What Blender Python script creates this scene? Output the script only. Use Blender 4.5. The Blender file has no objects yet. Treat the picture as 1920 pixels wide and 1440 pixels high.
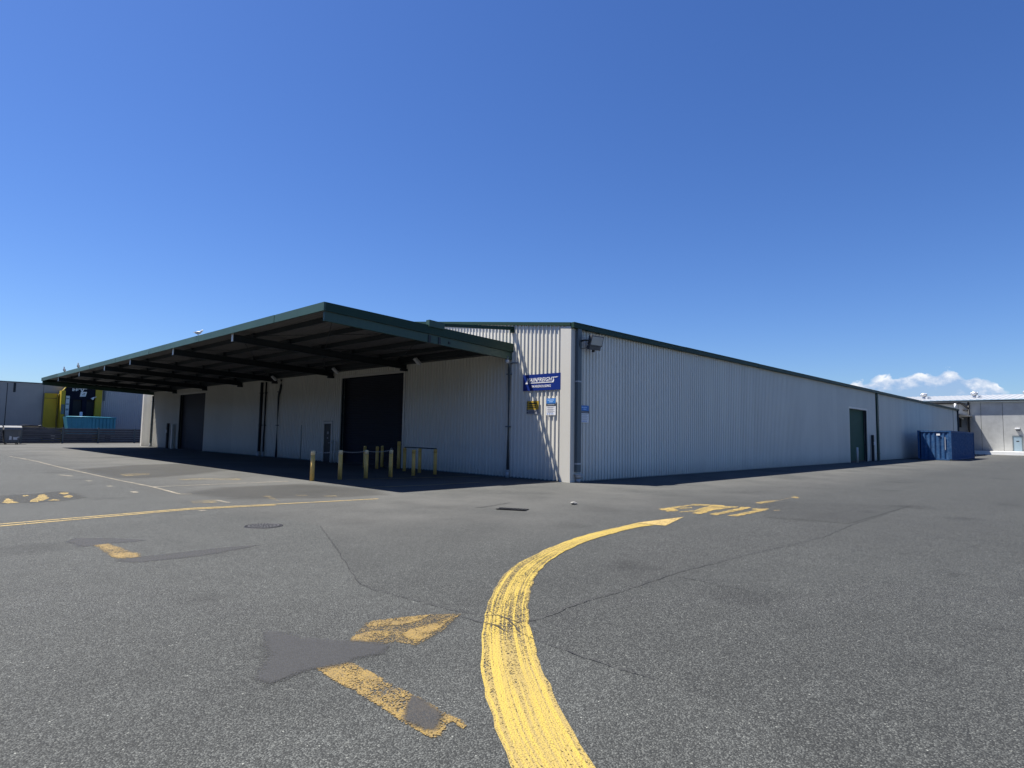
import bpy, bmesh, math, random
from mathutils import Vector, Matrix, noise as mnoise

random.seed(7)
C = bpy.context.scene.collection
SC = bpy.context.scene
rad = math.radians

# ------------------------------------------------------------------ camera
cam_data = bpy.data.cameras.new('camera')
cam_data.sensor_fit = 'HORIZONTAL'
cam_data.sensor_width = 36.0
cam_data.lens = 21.672
cam_data.clip_start = 0.05
cam_data.clip_end = 6000.0
cam = bpy.data.objects.new('camera', cam_data)
C.objects.link(cam)
_r = Vector((0.69563174, -0.71819846, 0.01695423))
_u = Vector((-0.06953259, -0.04382105, 0.99661674))
_f = Vector((0.71502566, 0.69445711, 0.08042152))
cam.matrix_world = Matrix(((_r.x, _u.x, -_f.x, -16.876), (_r.y, _u.y, -_f.y, -13.535),
                           (_r.z, _u.z, -_f.z, 1.65), (0, 0, 0, 1)))
SC.camera = cam

# ------------------------------------------------------------------ sun, sky, exposure
SUN_V = Vector((-0.235, 0.44, 1.0)).normalized()
SUN_EL = math.asin(SUN_V.z)
SUN_AZ = math.atan2(SUN_V.y, SUN_V.x)
sun_data = bpy.data.lights.new('sun', 'SUN')
sun_data.energy = 5.0
sun_data.angle = rad(0.53)
sun_data.color = (1.0, 0.955, 0.88)
sun = bpy.data.objects.new('sun', sun_data)
sun.rotation_euler = SUN_V.to_track_quat('Z', 'Y').to_euler()
sun.location = (0, 0, 60)
C.objects.link(sun)

SC.view_settings.view_transform = 'Standard'
SC.view_settings.look = 'None'
SC.view_settings.gamma = 1.0
SC.view_settings.use_curve_mapping = False
SC.view_settings.exposure = 1.2
SC.cycles.diffuse_bounces = 1

world = bpy.data.worlds.new('World')
SC.world = world
world.use_nodes = True
wt = world.node_tree
wt.nodes.clear()


def N(nt, typ, **kw):
    n = nt.nodes.new(typ)
    for k, v in kw.items():
        if k == 'inp':
            for i, val in v.items():
                n.inputs[i].default_value = val
        else:
            setattr(n, k, v)
    return n


def L(nt, a, ao, b, bi):
    nt.links.new(a.outputs[ao], b.inputs[bi])


def M(nt, op, a, b=None, c=None, clamp=False):
    n = nt.nodes.new('ShaderNodeMath')
    n.operation = op
    n.use_clamp = clamp
    for i, v in enumerate((a, b, c)):
        if v is None:
            continue
        if isinstance(v, (int, float)):
            n.inputs[i].default_value = v
        else:
            nt.links.new(v, n.inputs[i])
    return n.outputs[0]


def ramp(nt, fac, stops, interp='LINEAR'):
    n = nt.nodes.new('ShaderNodeValToRGB')
    n.color_ramp.interpolation = interp
    e = n.color_ramp.elements
    while len(e) < len(stops):
        e.new(0.5)
    for i, (p, c) in enumerate(stops):
        e[i].position = p
        e[i].color = c if len(c) == 4 else (*c, 1)
    nt.links.new(fac, n.inputs[0])
    return n.outputs[0]


def mixc(nt, fac, a, b, blend='MIX'):
    n = nt.nodes.new('ShaderNodeMix')
    n.data_type = 'RGBA'
    n.blend_type = blend
    for i, v in ((0, fac), (6, a), (7, b)):
        if isinstance(v, (int, float)):
            n.inputs[i].default_value = v
        elif isinstance(v, tuple):
            n.inputs[i].default_value = v if len(v) == 4 else (*v, 1)
        else:
            nt.links.new(v, n.inputs[i])
    return n.outputs[2]


sky = N(wt, 'ShaderNodeTexSky')
sky.sky_type = 'NISHITA'
sky.sun_disc = False
sky.sun_elevation = SUN_EL
sky.sun_rotation = (math.pi / 2 - SUN_AZ) % (2 * math.pi)
sky.altitude = 0
sky.air_density = 1.0
sky.dust_density = 0.4
sky.ozone_density = 2.6
hs = N(wt, 'ShaderNodeHueSaturation')
hs.inputs['Hue'].default_value = 0.505
hs.inputs['Saturation'].default_value = 1.15
hs.inputs['Value'].default_value = 1.0
L(wt, sky, 0, hs, 'Color')
# one low cumulus bank on the horizon (azimuth 5..16 degrees), by direction
tc = N(wt, 'ShaderNodeTexCoord')
sep = N(wt, 'ShaderNodeSeparateXYZ')
L(wt, tc, 'Generated', sep, 0)
az = M(wt, 'MULTIPLY', M(wt, 'ARCTAN2', sep.outputs[1], sep.outputs[0]), 57.2958)
el = M(wt, 'MULTIPLY', M(wt, 'ARCSINE', sep.outputs[2]), 57.2958)
cmb = N(wt, 'ShaderNodeCombineXYZ')
wt.links.new(az, cmb.inputs[0])
wt.links.new(M(wt, 'MULTIPLY', el, 1.25), cmb.inputs[1])
nz = N(wt, 'ShaderNodeTexNoise', inp={'Scale': 0.55, 'Detail': 6.0, 'Roughness': 0.5, 'Distortion': 0.3})
L(wt, cmb, 0, nz, 'Vector')
nz2 = N(wt, 'ShaderNodeTexNoise', inp={'Scale': 1.9, 'Detail': 5.0, 'Roughness': 0.6})
L(wt, cmb, 0, nz2, 'Vector')
# upper outline of the bank: high in the middle, lower to both sides, lumpy
du = M(wt, 'DIVIDE', M(wt, 'SUBTRACT', az, 10.6), 5.5)
env = M(wt, 'SUBTRACT', 1.0, M(wt, 'POWER', M(wt, 'ABSOLUTE', du), 3.4))
top = M(wt, 'MULTIPLY_ADD', env, 1.9, 3.45)
top = M(wt, 'ADD', top, M(wt, 'MULTIPLY', M(wt, 'SUBTRACT', nz.outputs[0], 0.5), 1.5))
top = M(wt, 'ADD', top, M(wt, 'MULTIPLY', M(wt, 'SUBTRACT', nz2.outputs[0], 0.5), 0.9))
bil = N(wt, 'ShaderNodeTexVoronoi', feature='SMOOTH_F1', inp={'Scale': 0.95, 'Smoothness': 0.4})
cw = N(wt, 'ShaderNodeVectorMath', operation='MULTIPLY_ADD')
cw.inputs[1].default_value = (0.5, 0.5, 0)
L(wt, nz2, 'Color', cw, 0)
L(wt, cmb, 0, cw, 2)
L(wt, cw, 0, bil, 'Vector')
top = M(wt, 'ADD', top, M(wt, 'MULTIPLY', M(wt, 'SUBTRACT', 0.5, bil.outputs['Distance']), 0.95))
depth = M(wt, 'SUBTRACT', top, el)                       # degrees below the outline
dens = M(wt, 'MULTIPLY', depth, 4.0, clamp=True)
dens = M(wt, 'MULTIPLY', dens, M(wt, 'MULTIPLY', env, 3.0, clamp=True))
shade = M(wt, 'ADD', M(wt, 'MULTIPLY', M(wt, 'ADD', depth, M(wt, 'MULTIPLY', M(wt, 'SUBTRACT', bil.outputs['Distance'], 0.40), 2.2)), 0.62), M(wt, 'MULTIPLY', M(wt, 'SUBTRACT', nz2.outputs[0], 0.5), 1.1), clamp=True)
ccol = ramp(wt, shade, [(0.0, (8.4, 8.7, 9.2)), (0.4, (6.0, 6.7, 8.0)), (1.0, (3.2, 4.3, 6.6))])
thin = M(wt, 'MULTIPLY', dens, ramp(wt, shade, [(0.0, (0.97,) * 3), (0.5, (0.85,) * 3), (1.0, (0.5,) * 3)]))
clear = mixc(wt, 1.0, hs.outputs[0], (0.69, 0.87, 1.19), 'MULTIPLY')      # deep blue dry summer air
skyc = mixc(wt, thin, clear, ccol)
bg = N(wt, 'ShaderNodeBackground')
bg.inputs['Strength'].default_value = 0.05
wt.links.new(skyc, bg.inputs[0])
wo = N(wt, 'ShaderNodeOutputWorld')
L(wt, bg, 0, wo, 0)

# ground markings, outlines in metres on the yard (x along the side wall, y along the front wall)
MARKS = {'arrow_head': [(-6.674, -6.986), (-5.178, -7.15), (-6.567, -7.547), (-6.651, -7.355)],
 'arrow_left': [(-14.558, -11.333), (-14.406, -11.078), (-14.166, -10.751), (-13.908, -10.429), (-13.597, -10.074), (-13.26, -9.717), (-12.905, -9.383),
                (-12.514, -9.039), (-11.951, -8.591), (-11.321, -8.172), (-10.739, -7.909), (-10.252, -7.716), (-9.681, -7.519), (-8.89, -7.298), (-8.061, -7.151),
                (-7.318, -7.082), (-6.719, -7.014)],
 'arrow_right': [(-14.269, -11.613), (-14.113, -11.389), (-13.904, -11.109), (-13.676, -10.823), (-13.444, -10.534), (-13.149, -10.203), (-12.814, -9.849),
                 (-12.478, -9.525), (-11.995, -9.108), (-11.512, -8.74), (-11.076, -8.46), (-10.418, -8.104), (-9.606, -7.787), (-8.845, -7.571), (-7.993, -7.421),
                 (-7.264, -7.332), (-6.673, -7.368)],
 'bay1': [(-11.422, 5.737), (-9.764, 5.638), (-7.489, 5.554)],
 'bay2': [(-11.445, 3.247), (-11.201, 3.119)],
 'bay3': [(-11.255, 1.406), (-11.237, 0.709)],
 'bay_shadow1': [(-5.598, 5.159), (-3.739, 4.695), (-0.99, 4.073), (-0.54, 3.962)],
 'bay_shadow2': [(-6.735, 2.234), (-4.75, 1.88), (-2.562, 1.79)],
 'blob': [[(-14.889, 3.456), (-14.716, 4.239), (-14.629, 4.384), (-14.644, 3.681), (-14.63, 3.259), (-14.785, 3.214)],
          [(-14.418, 3.314), (-14.384, 3.684), (-14.231, 4.009), (-14.128, 4.338), (-14.032, 4.922), (-13.89, 5.026), (-13.929, 4.471), (-13.998, 3.836),
           (-14.155, 3.437), (-14.251, 3.385), (-14.315, 3.188)],
          [(-14.082, 3.332), (-13.962, 3.625), (-13.876, 3.483), (-13.888, 3.286)],
          [(-13.592, 5.054), (-13.458, 5.334), (-13.374, 5.115), (-13.426, 4.811), (-13.569, 4.703)],
          [(-13.659, 4.216), (-13.505, 4.508), (-13.488, 4.147), (-13.598, 3.781), (-13.673, 4.002)],
          [(-14.336, 4.912), (-14.241, 4.987), (-14.236, 4.753), (-14.338, 4.687)]],
 'blob_cover': [(-14.73, 5.059), (-14.43, 5.27), (-13.993, 5.252), (-13.482, 5.675), (-13.317, 4.762), (-13.34, 3.617), (-13.631, 3.299), (-13.917, 3.133),
                (-14.454, 3.056), (-14.593, 3.279), (-14.935, 3.19)],
 'cover_near': [(-14.534, -8.504), (-14.46, -8.645), (-14.411, -8.784), (-14.402, -8.86), (-14.166, -9.169), (-14.035, -9.356), (-14.001, -9.474), (-14.132, -9.557),
                (-14.32, -9.536), (-14.484, -9.566), (-14.566, -9.541), (-14.641, -9.505), (-14.733, -9.504), (-14.875, -9.533), (-14.97, -9.536), (-14.994, -9.404),
                (-14.85, -9.185), (-14.751, -9.056), (-14.67, -8.807)],
 'cover_right': [(-1.594, -7.292), (-0.347, -7.237), (0.268, -7.996), (0.836, -8.757), (1.438, -9.814), (-1.262, -9.78), (-3.465, -9.754), (-3.51, -9.126),
                 (-3.766, -8.65), (-3.787, -8.215)],
 'cover_right2': [(-1.896, -4.031), (-0.716, -4.485), (-0.403, -5.852), (-0.768, -6.919), (-1.594, -7.292), (-3.787, -8.215), (-4.311, -7.796), (-4.933, -7.013),
                  (-4.998, -6.362), (-5.032, -6.021)],
 'cracks': [[(-12.735, -9.773), (-12.429, -9.779), (-12.175, -9.732), (-11.976, -9.715), (-11.608, -9.724), (-11.193, -9.724), (-10.591, -9.71), (-9.864, -9.672),
             (-9.092, -9.721), (-8.194, -9.77), (-5.585, -9.975), (-3.431, -9.839), (-1.55, -9.853), (1.579, -9.769)],
            [(-13.069, -10.079), (-13.077, -10.271), (-13.074, -10.463), (-13.095, -10.734), (-13.096, -10.937), (-13.081, -11.118), (-13.073, -11.264),
             (-13.06, -11.372)],
            [(-13.103, -9.241), (-13.085, -9.375), (-13.073, -9.537), (-13.055, -9.663), (-13.008, -9.778), (-12.921, -9.751), (-12.735, -9.773)],
            [(-12.925, -9.405), (-12.814, -9.466), (-12.841, -9.615), (-12.921, -9.751), (-13.034, -9.96), (-13.069, -10.079)],
            [(-13.055, -9.663), (-13.086, -9.81), (-13.047, -9.928)], [(-12.841, -9.615), (-12.843, -9.734), (-12.719, -9.758)],
            [(-10.181, -9.797), (-10.144, -10.022), (-10.162, -10.311), (-10.188, -10.63)]],
 'dashes': [[(-12.25, 8.939), (-12.21, 8.666)], [(-12.201, 6.689), (-12.188, 6.41)], [(-12.146, 4.59), (-12.141, 4.238)], [(-12.388, 12.101), (-12.204, 11.235)],
            [(-12.173, -0.232), (-12.151, -0.402)]],
 'dl1': [(-15.709, -0.222), (-15.304, -0.176), (-13.519, 0.019), (-12.234, 0.161), (-10.519, -0.178), (-8.162, -0.567)],
 'dl2': [(-15.731, -0.491), (-15.333, -0.442), (-13.57, -0.191), (-12.29, -0.008), (-10.634, -0.319)],
 'drain': [(-7.214, -3.782), (-7.051, -3.852), (-6.943, -4.106), (-6.859, -4.339), (-6.994, -4.471), (-7.338, -4.36), (-7.321, -4.07)],
 'drain_line': [(-7.503, -3.367), (-7.251, -3.368), (-6.833, -3.287), (-6.147, -3.127)],
 'edge': [(-11.79, 28.318), (-11.651, 26.004), (-11.522, 21.703), (-11.591, 18.314), (-11.542, 13.509), (-11.465, 8.672), (-11.357, 5.6), (-11.439, 3.246)],
 'fore': [(-11.756, 28.604), (-11.592, 18.303), (-11.543, 13.505), (-11.466, 8.679), (-11.359, 5.591), (-11.44, 3.243), (-10.85, 1.994), (-9.566, 0.737),
          (-8.182, -0.597), (-6.844, -2.048), (-6.176, -2.093), (-3.796, -2.143), (-1.466, -2.84), (1.701, -3.75), (10.097, -4.148), (31.63, -3.564)],
 'fore_dark': [[(-11.239, 15.079), (-8.853, 17.312), (-7.09, 17.437), (-6.516, 15.118), (-7.057, 11.913), (-8.86, 10.1), (-10.785, 9.198), (-11.315, 9.814)],
               [(-11.23, 3.411), (-9.882, 4.525), (-7.724, 4.373), (-6.875, 1.604), (-7.484, 0.179), (-9.164, 0.438), (-10.89, 1.569)]],
 'frag': [(-14.631, -3.295), (-14.463, -3.295), (-14.404, -4.048), (-14.368, -4.403), (-14.403, -4.578), (-14.637, -4.54), (-14.637, -4.064)],
 'frag_cover1': [(-14.828, -2.732), (-14.685, -2.478), (-14.357, -2.823), (-13.995, -3.285), (-14.199, -3.33), (-14.431, -3.26), (-14.628, -3.338), (-14.79, -3.278)],
 'frag_cover2': [(-14.626, -4.582), (-14.403, -4.578), (-14.224, -4.596), (-13.793, -4.612), (-13.432, -4.618), (-12.933, -4.722), (-13.273, -4.832), (-13.824, -4.995),
                 (-14.185, -4.934), (-14.494, -4.92), (-14.651, -4.688)],
 'ghost': [[(-10.767, 11.465), (-9.807, 11.763), (-10.047, 10.665), (-10.908, 10.39)], [(-11.745, 1.496), (-11.213, 1.518), (-11.419, 0.847), (-11.872, 0.996)],
           [(-9.309, 1.384), (-9.026, 1.303), (-9.147, 1.019), (-9.425, 1.102)], [(-8.83, 0.848), (-8.516, 0.805), (-8.628, 0.516), (-8.93, 0.618)],
           [(-10.053, 1.624), (-9.839, 1.648), (-10.202, 0.439), (-10.291, 0.402)], [(-9.927, 8.372), (-8.192, 7.577), (-8.444, 6.802), (-9.987, 7.806)]],
 'letters': [[(-4.385, -6.098), (-4.05, -6.084), (-2.924, -6.112), (-2.735, -6.101), (-2.522, -6.42), (-2.771, -6.49), (-3.057, -6.313), (-3.057, -6.227),
              (-3.687, -6.243), (-4.016, -6.288), (-4.168, -6.499), (-4.331, -6.558), (-4.679, -6.469), (-4.477, -6.332), (-4.511, -6.268)],
             [(-3.802, -6.275), (-3.413, -6.415), (-3.576, -6.511), (-3.913, -6.368)],
             [(-4.561, -6.706), (-4.369, -6.64), (-3.954, -6.741), (-3.071, -6.576), (-2.497, -6.461), (-2.414, -6.678), (-2.571, -6.815), (-2.336, -7.038),
              (-2.474, -7.1), (-3.018, -7.045), (-3.521, -7.004), (-4.222, -7.117), (-4.472, -7.129), (-4.445, -6.94), (-3.888, -6.868), (-4.214, -6.798)],
             [(-4.296, -7.269), (-4.365, -7.453), (-3.626, -7.443), (-2.904, -7.409), (-2.403, -7.361), (-2.256, -7.268), (-2.372, -7.116), (-2.709, -7.204),
              (-3.437, -7.24)],
             [(-4.227, -7.664), (-4.148, -7.827), (-3.226, -7.813), (-2.296, -7.766), (-2.166, -7.666), (-2.489, -7.456), (-2.67, -7.513), (-2.631, -7.622),
              (-3.23, -7.627), (-3.878, -7.652)],
             [(-2.407, -7.895), (-2.243, -7.964), (-2.319, -8.021), (-2.489, -7.945)],
             [(-1.076, -6.926), (-1.303, -7.126), (-0.593, -7.148), (-0.115, -7.115), (-0.35, -6.988)],
             [(-0.175, -7.12), (0.674, -7.083), (1.542, -6.951), (1.407, -7.135), (1.023, -7.235), (1.12, -7.033), (0.586, -7.071)]],
 'old_head_1': [(-13.826, -8.894), (-13.748, -8.838), (-13.538, -8.933), (-13.266, -9.04), (-13.41, -9.105), (-13.607, -9.111), (-13.733, -9.047), (-13.844, -8.944)],
 'old_head_2': [(-14.153, -9.167), (-14.058, -9.074), (-13.925, -9.069), (-13.823, -9.139), (-13.798, -9.186), (-13.898, -9.306), (-14.04, -9.344), (-14.096, -9.256)],
 'old_head_3': [(-13.059, -9.225), (-13.257, -9.301), (-13.504, -9.434), (-13.819, -9.567), (-13.793, -9.404), (-13.762, -9.315), (-13.575, -9.244), (-13.43, -9.248),
                (-13.232, -9.214)],
 'old_head_stain': [(-14.175, -9.183), (-13.82, -8.863), (-13.514, -8.899), (-13.247, -9.017), (-13.028, -9.206), (-13.502, -9.485), (-13.844, -9.599), (-13.899, -9.44),
                    (-14.053, -9.383)],
 'old_stem': [(-14.628, -9.5), (-14.526, -9.508), (-14.395, -9.547), (-14.392, -9.652), (-14.404, -10.072), (-14.403, -10.311), (-14.419, -10.591), (-14.412, -10.771),
              (-14.436, -10.853), (-14.477, -10.87), (-14.457, -10.751), (-14.534, -10.793), (-14.616, -10.845), (-14.663, -10.832), (-14.662, -10.579),
              (-14.646, -10.349), (-14.637, -10.03), (-14.641, -9.817)],
 'old_stem_cover': [(-14.42, -10.328), (-14.42, -10.446), (-14.442, -10.607), (-14.447, -10.639), (-14.583, -10.768), (-14.635, -10.736), (-14.641, -10.551)],
 'road': [(-19.143, 1.24), (-22.123, 19.623), (-16.213, 22.98), (-11.643, 33.202), (-11.743, 28.675), (-11.896, 20.872), (-11.939, 13.984), (-11.899, 6.758),
          (-11.934, 3.103), (-12.169, -0.366), (-11.832, -1.359), (-11.464, -2.599), (-11.372, -3.603), (-11.764, -4.523), (-12.328, -5.848), (-12.6, -6.457),
          (-12.754, -6.809), (-12.976, -7.316), (-13.113, -7.637), (-13.135, -8.0), (-13.064, -8.5), (-13.028, -8.989), (-12.939, -9.369), (-13.082, -10.079),
          (-13.071, -10.458), (-13.084, -11.121), (-13.056, -11.371), (-13.127, -11.897), (-13.401, -12.452), (-14.591, -12.873), (-16.949, -10.54), (-17.802, -7.04)],
 'road_edge': [(-11.372, -3.603), (-11.764, -4.523), (-12.328, -5.848), (-12.6, -6.457), (-12.754, -6.809), (-12.976, -7.316), (-13.113, -7.637), (-13.135, -8.0),
               (-13.064, -8.5), (-13.028, -8.989), (-12.939, -9.369)]}

# ------------------------------------------------------------------ materials
def new_mat(name):
    m = bpy.data.materials.new(name)
    m.use_nodes = True
    nt = m.node_tree
    nt.nodes.clear()
    out = nt.nodes.new('ShaderNodeOutputMaterial')
    b = nt.nodes.new('ShaderNodeBsdfPrincipled')
    nt.links.new(b.outputs[0], out.inputs[0])
    return m, nt, b, out


def plain(name, col, rough=0.5, metal=0.0, var=0.12, scale=1.5, streak=0.0, spec=0.4, bump=0.0, perobj=False, dirt=None, dirt_amt=0.0):
    """Base colour with cloudy variation, optional vertical streaks and dirt."""
    m, nt, b, out = new_mat(name)
    co = N(nt, 'ShaderNodeTexCoord').outputs['Object']
    if perobj:
        oi = N(nt, 'ShaderNodeObjectInfo')
        va = N(nt, 'ShaderNodeVectorMath', operation='MULTIPLY_ADD')
        va.inputs[1].default_value = (1, 1, 1)
        nt.links.new(co, va.inputs[0])
        cc = N(nt, 'ShaderNodeCombineXYZ')
        r37 = M(nt, 'MULTIPLY', oi.outputs['Random'], 37.0)
        nt.links.new(r37, cc.inputs[0])
        nt.links.new(r37, cc.inputs[1])
        nt.links.new(cc.outputs[0], va.inputs[2])
        co = va.outputs[0]
    n1 = N(nt, 'ShaderNodeTexNoise', inp={'Scale': scale, 'Detail': 6.0, 'Roughness': 0.6})
    nt.links.new(co, n1.inputs['Vector'])
    v = M(nt, 'MULTIPLY_ADD', M(nt, 'SUBTRACT', n1.outputs[0], 0.5), var * 3, 1.0)
    if streak:
        mp = N(nt, 'ShaderNodeMapping')
        mp.inputs['Scale'].default_value = (9, 9, 0.35)
        nt.links.new(co, mp.inputs[0])
        n2 = N(nt, 'ShaderNodeTexNoise', inp={'Scale': 1.0, 'Detail': 4.0, 'Roughness': 0.65})
        nt.links.new(mp.outputs[0], n2.inputs['Vector'])
        v = M(nt, 'ADD', v, M(nt, 'MULTIPLY', M(nt, 'SUBTRACT', n2.outputs[0], 0.5), streak * 2))
    vm = N(nt, 'ShaderNodeVectorMath', operation='SCALE')
    vm.inputs[0].default_value = col
    nt.links.new(v, vm.inputs['Scale'])
    c = vm.outputs[0]
    if dirt:
        n3 = N(nt, 'ShaderNodeTexNoise', inp={'Scale': scale * 4, 'Detail': 8.0, 'Roughness': 0.7})
        nt.links.new(co, n3.inputs['Vector'])
        f = ramp(nt, n3.outputs[0], [(0.5 - dirt_amt * 0.2, (0, 0, 0)), (0.72, (1, 1, 1))])
        c = mixc(nt, M(nt, 'MULTIPLY', f, dirt_amt), c, dirt)
    nt.links.new(c, b.inputs['Base Color'])
    b.inputs['Roughness'].default_value = rough
    b.inputs['Metallic'].default_value = metal
    b.inputs['Specular IOR Level'].default_value = spec
    if bump:
        n4 = N(nt, 'ShaderNodeTexNoise', inp={'Scale': 30.0, 'Detail': 5.0})
        nt.links.new(co, n4.inputs['Vector'])
        bp = N(nt, 'ShaderNodeBump', inp={'Strength': bump, 'Distance': 0.01})
        nt.links.new(n4.outputs[0], bp.inputs['Height'])
        L(nt, bp, 0, b, 'Normal')
    return m


def chips(nt, co, scale):
    """aggregate: random value per chip + distance"""
    v = N(nt, 'ShaderNodeTexVoronoi', voronoi_dimensions='2D', inp={'Scale': scale, 'Randomness': 1.0})
    nt.links.new(co, v.inputs['Vector'])
    s = N(nt, 'ShaderNodeSeparateColor')
    nt.links.new(v.outputs['Color'], s.inputs[0])
    return s.outputs[0], s.outputs[1], v.outputs['Distance']


def asphalt(name, tone=1.0, warm=0.0, scale=98.0, contrast=1.0, dust=False, bump=0.8, tint=(0.975, 1.01, 0.945)):
    m, nt, b, out = new_mat(name)
    co = N(nt, 'ShaderNodeTexCoord').outputs['Object']
    r1, r2, d = chips(nt, co, scale)
    r3, r4, d2 = chips(nt, co, scale * 0.45)
    lo, hi = 0.028, 0.104
    mid = (lo + hi) / 2
    lo, hi = mid - (mid - lo) * contrast, mid + (hi - mid) * contrast
    c = ramp(nt, r1, [(0.0, (lo * 0.65, lo * 0.67, lo * 0.68)), (0.3, (lo, lo * 1.01, lo * 1.02)), (0.75, (mid, mid * 1.02, mid * 1.03)),
                      (0.95, (hi, hi * 1.01, hi * 1.02)), (1.0, (hi * 1.3, hi * 1.3, hi * 1.28))])
    # a few pale chips
    pale = M(nt, 'GREATER_THAN', r3, 0.994)
    c = mixc(nt, M(nt, 'MULTIPLY', pale, M(nt, 'LESS_THAN', d2, 0.26)), c, (0.26, 0.26, 0.25))
    # dark pits between chips
    pit = ramp(nt, d, [(0.38, (0, 0, 0)), (0.68, (1, 1, 1))])
    c = mixc(nt, M(nt, 'MULTIPLY', pit, 0.85), c, (0.018, 0.019, 0.02))
    nA = N(nt, 'ShaderNodeTexNoise', inp={'Scale': 0.16, 'Detail': 5.0, 'Roughness': 0.6})
    nB = N(nt, 'ShaderNodeTexNoise', inp={'Scale': 1.7, 'Detail': 6.0, 'Roughness': 0.65})
    nC = N(nt, 'ShaderNodeTexNoise', inp={'Scale': 13.0, 'Detail': 6.0, 'Roughness': 0.8})
    for n in (nA, nB, nC):
        nt.links.new(co, n.inputs['Vector'])
    v = M(nt, 'ADD', M(nt, 'MULTIPLY', M(nt, 'SUBTRACT', nA.outputs[0], 0.5), 0.55), M(nt, 'MULTIPLY', M(nt, 'SUBTRACT', nB.outputs[0], 0.5), 0.5))
    v = M(nt, 'ADD', v, M(nt, 'MULTIPLY', M(nt, 'SUBTRACT', nC.outputs[0], 0.5), 1.0))
    # worn lanes along the drive and stretched drag marks
    mpl = N(nt, 'ShaderNodeMapping')
    mpl.inputs['Rotation'].default_value = (0, 0, rad(12))
    mpl.inputs['Scale'].default_value = (0.035, 0.55, 1)
    nt.links.new(co, mpl.inputs[0])
    nL = N(nt, 'ShaderNodeTexNoise', inp={'Scale': 1.0, 'Detail': 4.0, 'Roughness': 0.6})
    nt.links.new(mpl.outputs[0], nL.inputs['Vector'])
    v = M(nt, 'ADD', v, M(nt, 'MULTIPLY', M(nt, 'SUBTRACT', nL.outputs[0], 0.5), 0.34))
    # scattered oil drips
    vo = N(nt, 'ShaderNodeTexVoronoi', voronoi_dimensions='2D', inp={'Scale': 0.42})
    wob = N(nt, 'ShaderNodeVectorMath', operation='MULTIPLY_ADD')
    wob.inputs[1].default_value = (0.5, 0.5, 0)
    nt.links.new(nB.outputs['Color'], wob.inputs[0])
    nt.links.new(co, wob.inputs[2])
    nt.links.new(wob.outputs[0], vo.inputs['Vector'])
    so = N(nt, 'ShaderNodeSeparateColor')
    nt.links.new(vo.outputs['Color'], so.inputs[0])
    spot = ramp(nt, M(nt, 'SUBTRACT', vo.outputs['Distance'], M(nt, 'MULTIPLY', so.outputs[1], 0.16)), [(0.0, (1, 1, 1)), (0.12, (0, 0, 0))])
    spot = M(nt, 'MULTIPLY', spot, M(nt, 'GREATER_THAN', so.outputs[0], 0.62))
    v = M(nt, 'SUBTRACT', v, M(nt, 'MULTIPLY', spot, 0.26))
    v = M(nt, 'MULTIPLY', M(nt, 'ADD', v, 1.0), tone)
    sc = N(nt, 'ShaderNodeVectorMath', operation='SCALE')
    nt.links.new(c, sc.inputs[0])
    nt.links.new(v, sc.inputs['Scale'])
    c = mixc(nt, 1.0, sc.outputs[0], tint, 'MULTIPLY')
    if dust:
        # brown dust and old cement wash on the apron round the building
        sp = N(nt, 'ShaderNodeSeparateXYZ')
        nt.links.new(co, sp.inputs[0])
        ax = M(nt, 'MULTIPLY', M(nt, 'ADD', sp.outputs[0], 13.0), 0.25, clamp=True)
        ay = M(nt, 'MULTIPLY', M(nt, 'ADD', sp.outputs[1], 7.5), 0.25, clamp=True)
        nD = N(nt, 'ShaderNodeTexNoise', inp={'Scale': 0.32, 'Detail': 7.0, 'Roughness': 0.62})
        nt.links.new(co, nD.inputs['Vector'])
        k = ramp(nt, nD.outputs[0], [(0.36, (0, 0, 0)), (0.62, (1, 1, 1))])
        k = M(nt, 'MULTIPLY', M(nt, 'MULTIPLY_ADD', k, 0.55, 0.2), M(nt, 'MULTIPLY', ax, ay))
        c = mixc(nt, k, c, (0.090, 0.089, 0.083))
    nt.links.new(c, b.inputs['Base Color'])
    b.inputs['Roughness'].default_value = 0.82
    b.inputs['Specular IOR Level'].default_value = 0.35
    h = M(nt, 'ADD', M(nt, 'MULTIPLY', d, -1.0), M(nt, 'MULTIPLY', r2, 0.45))
    bp = N(nt, 'ShaderNodeBump', inp={'Strength': bump, 'Distance': 0.006})
    nt.links.new(h, bp.inputs['Height'])
    L(nt, bp, 0, b, 'Normal')
    return m


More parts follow.
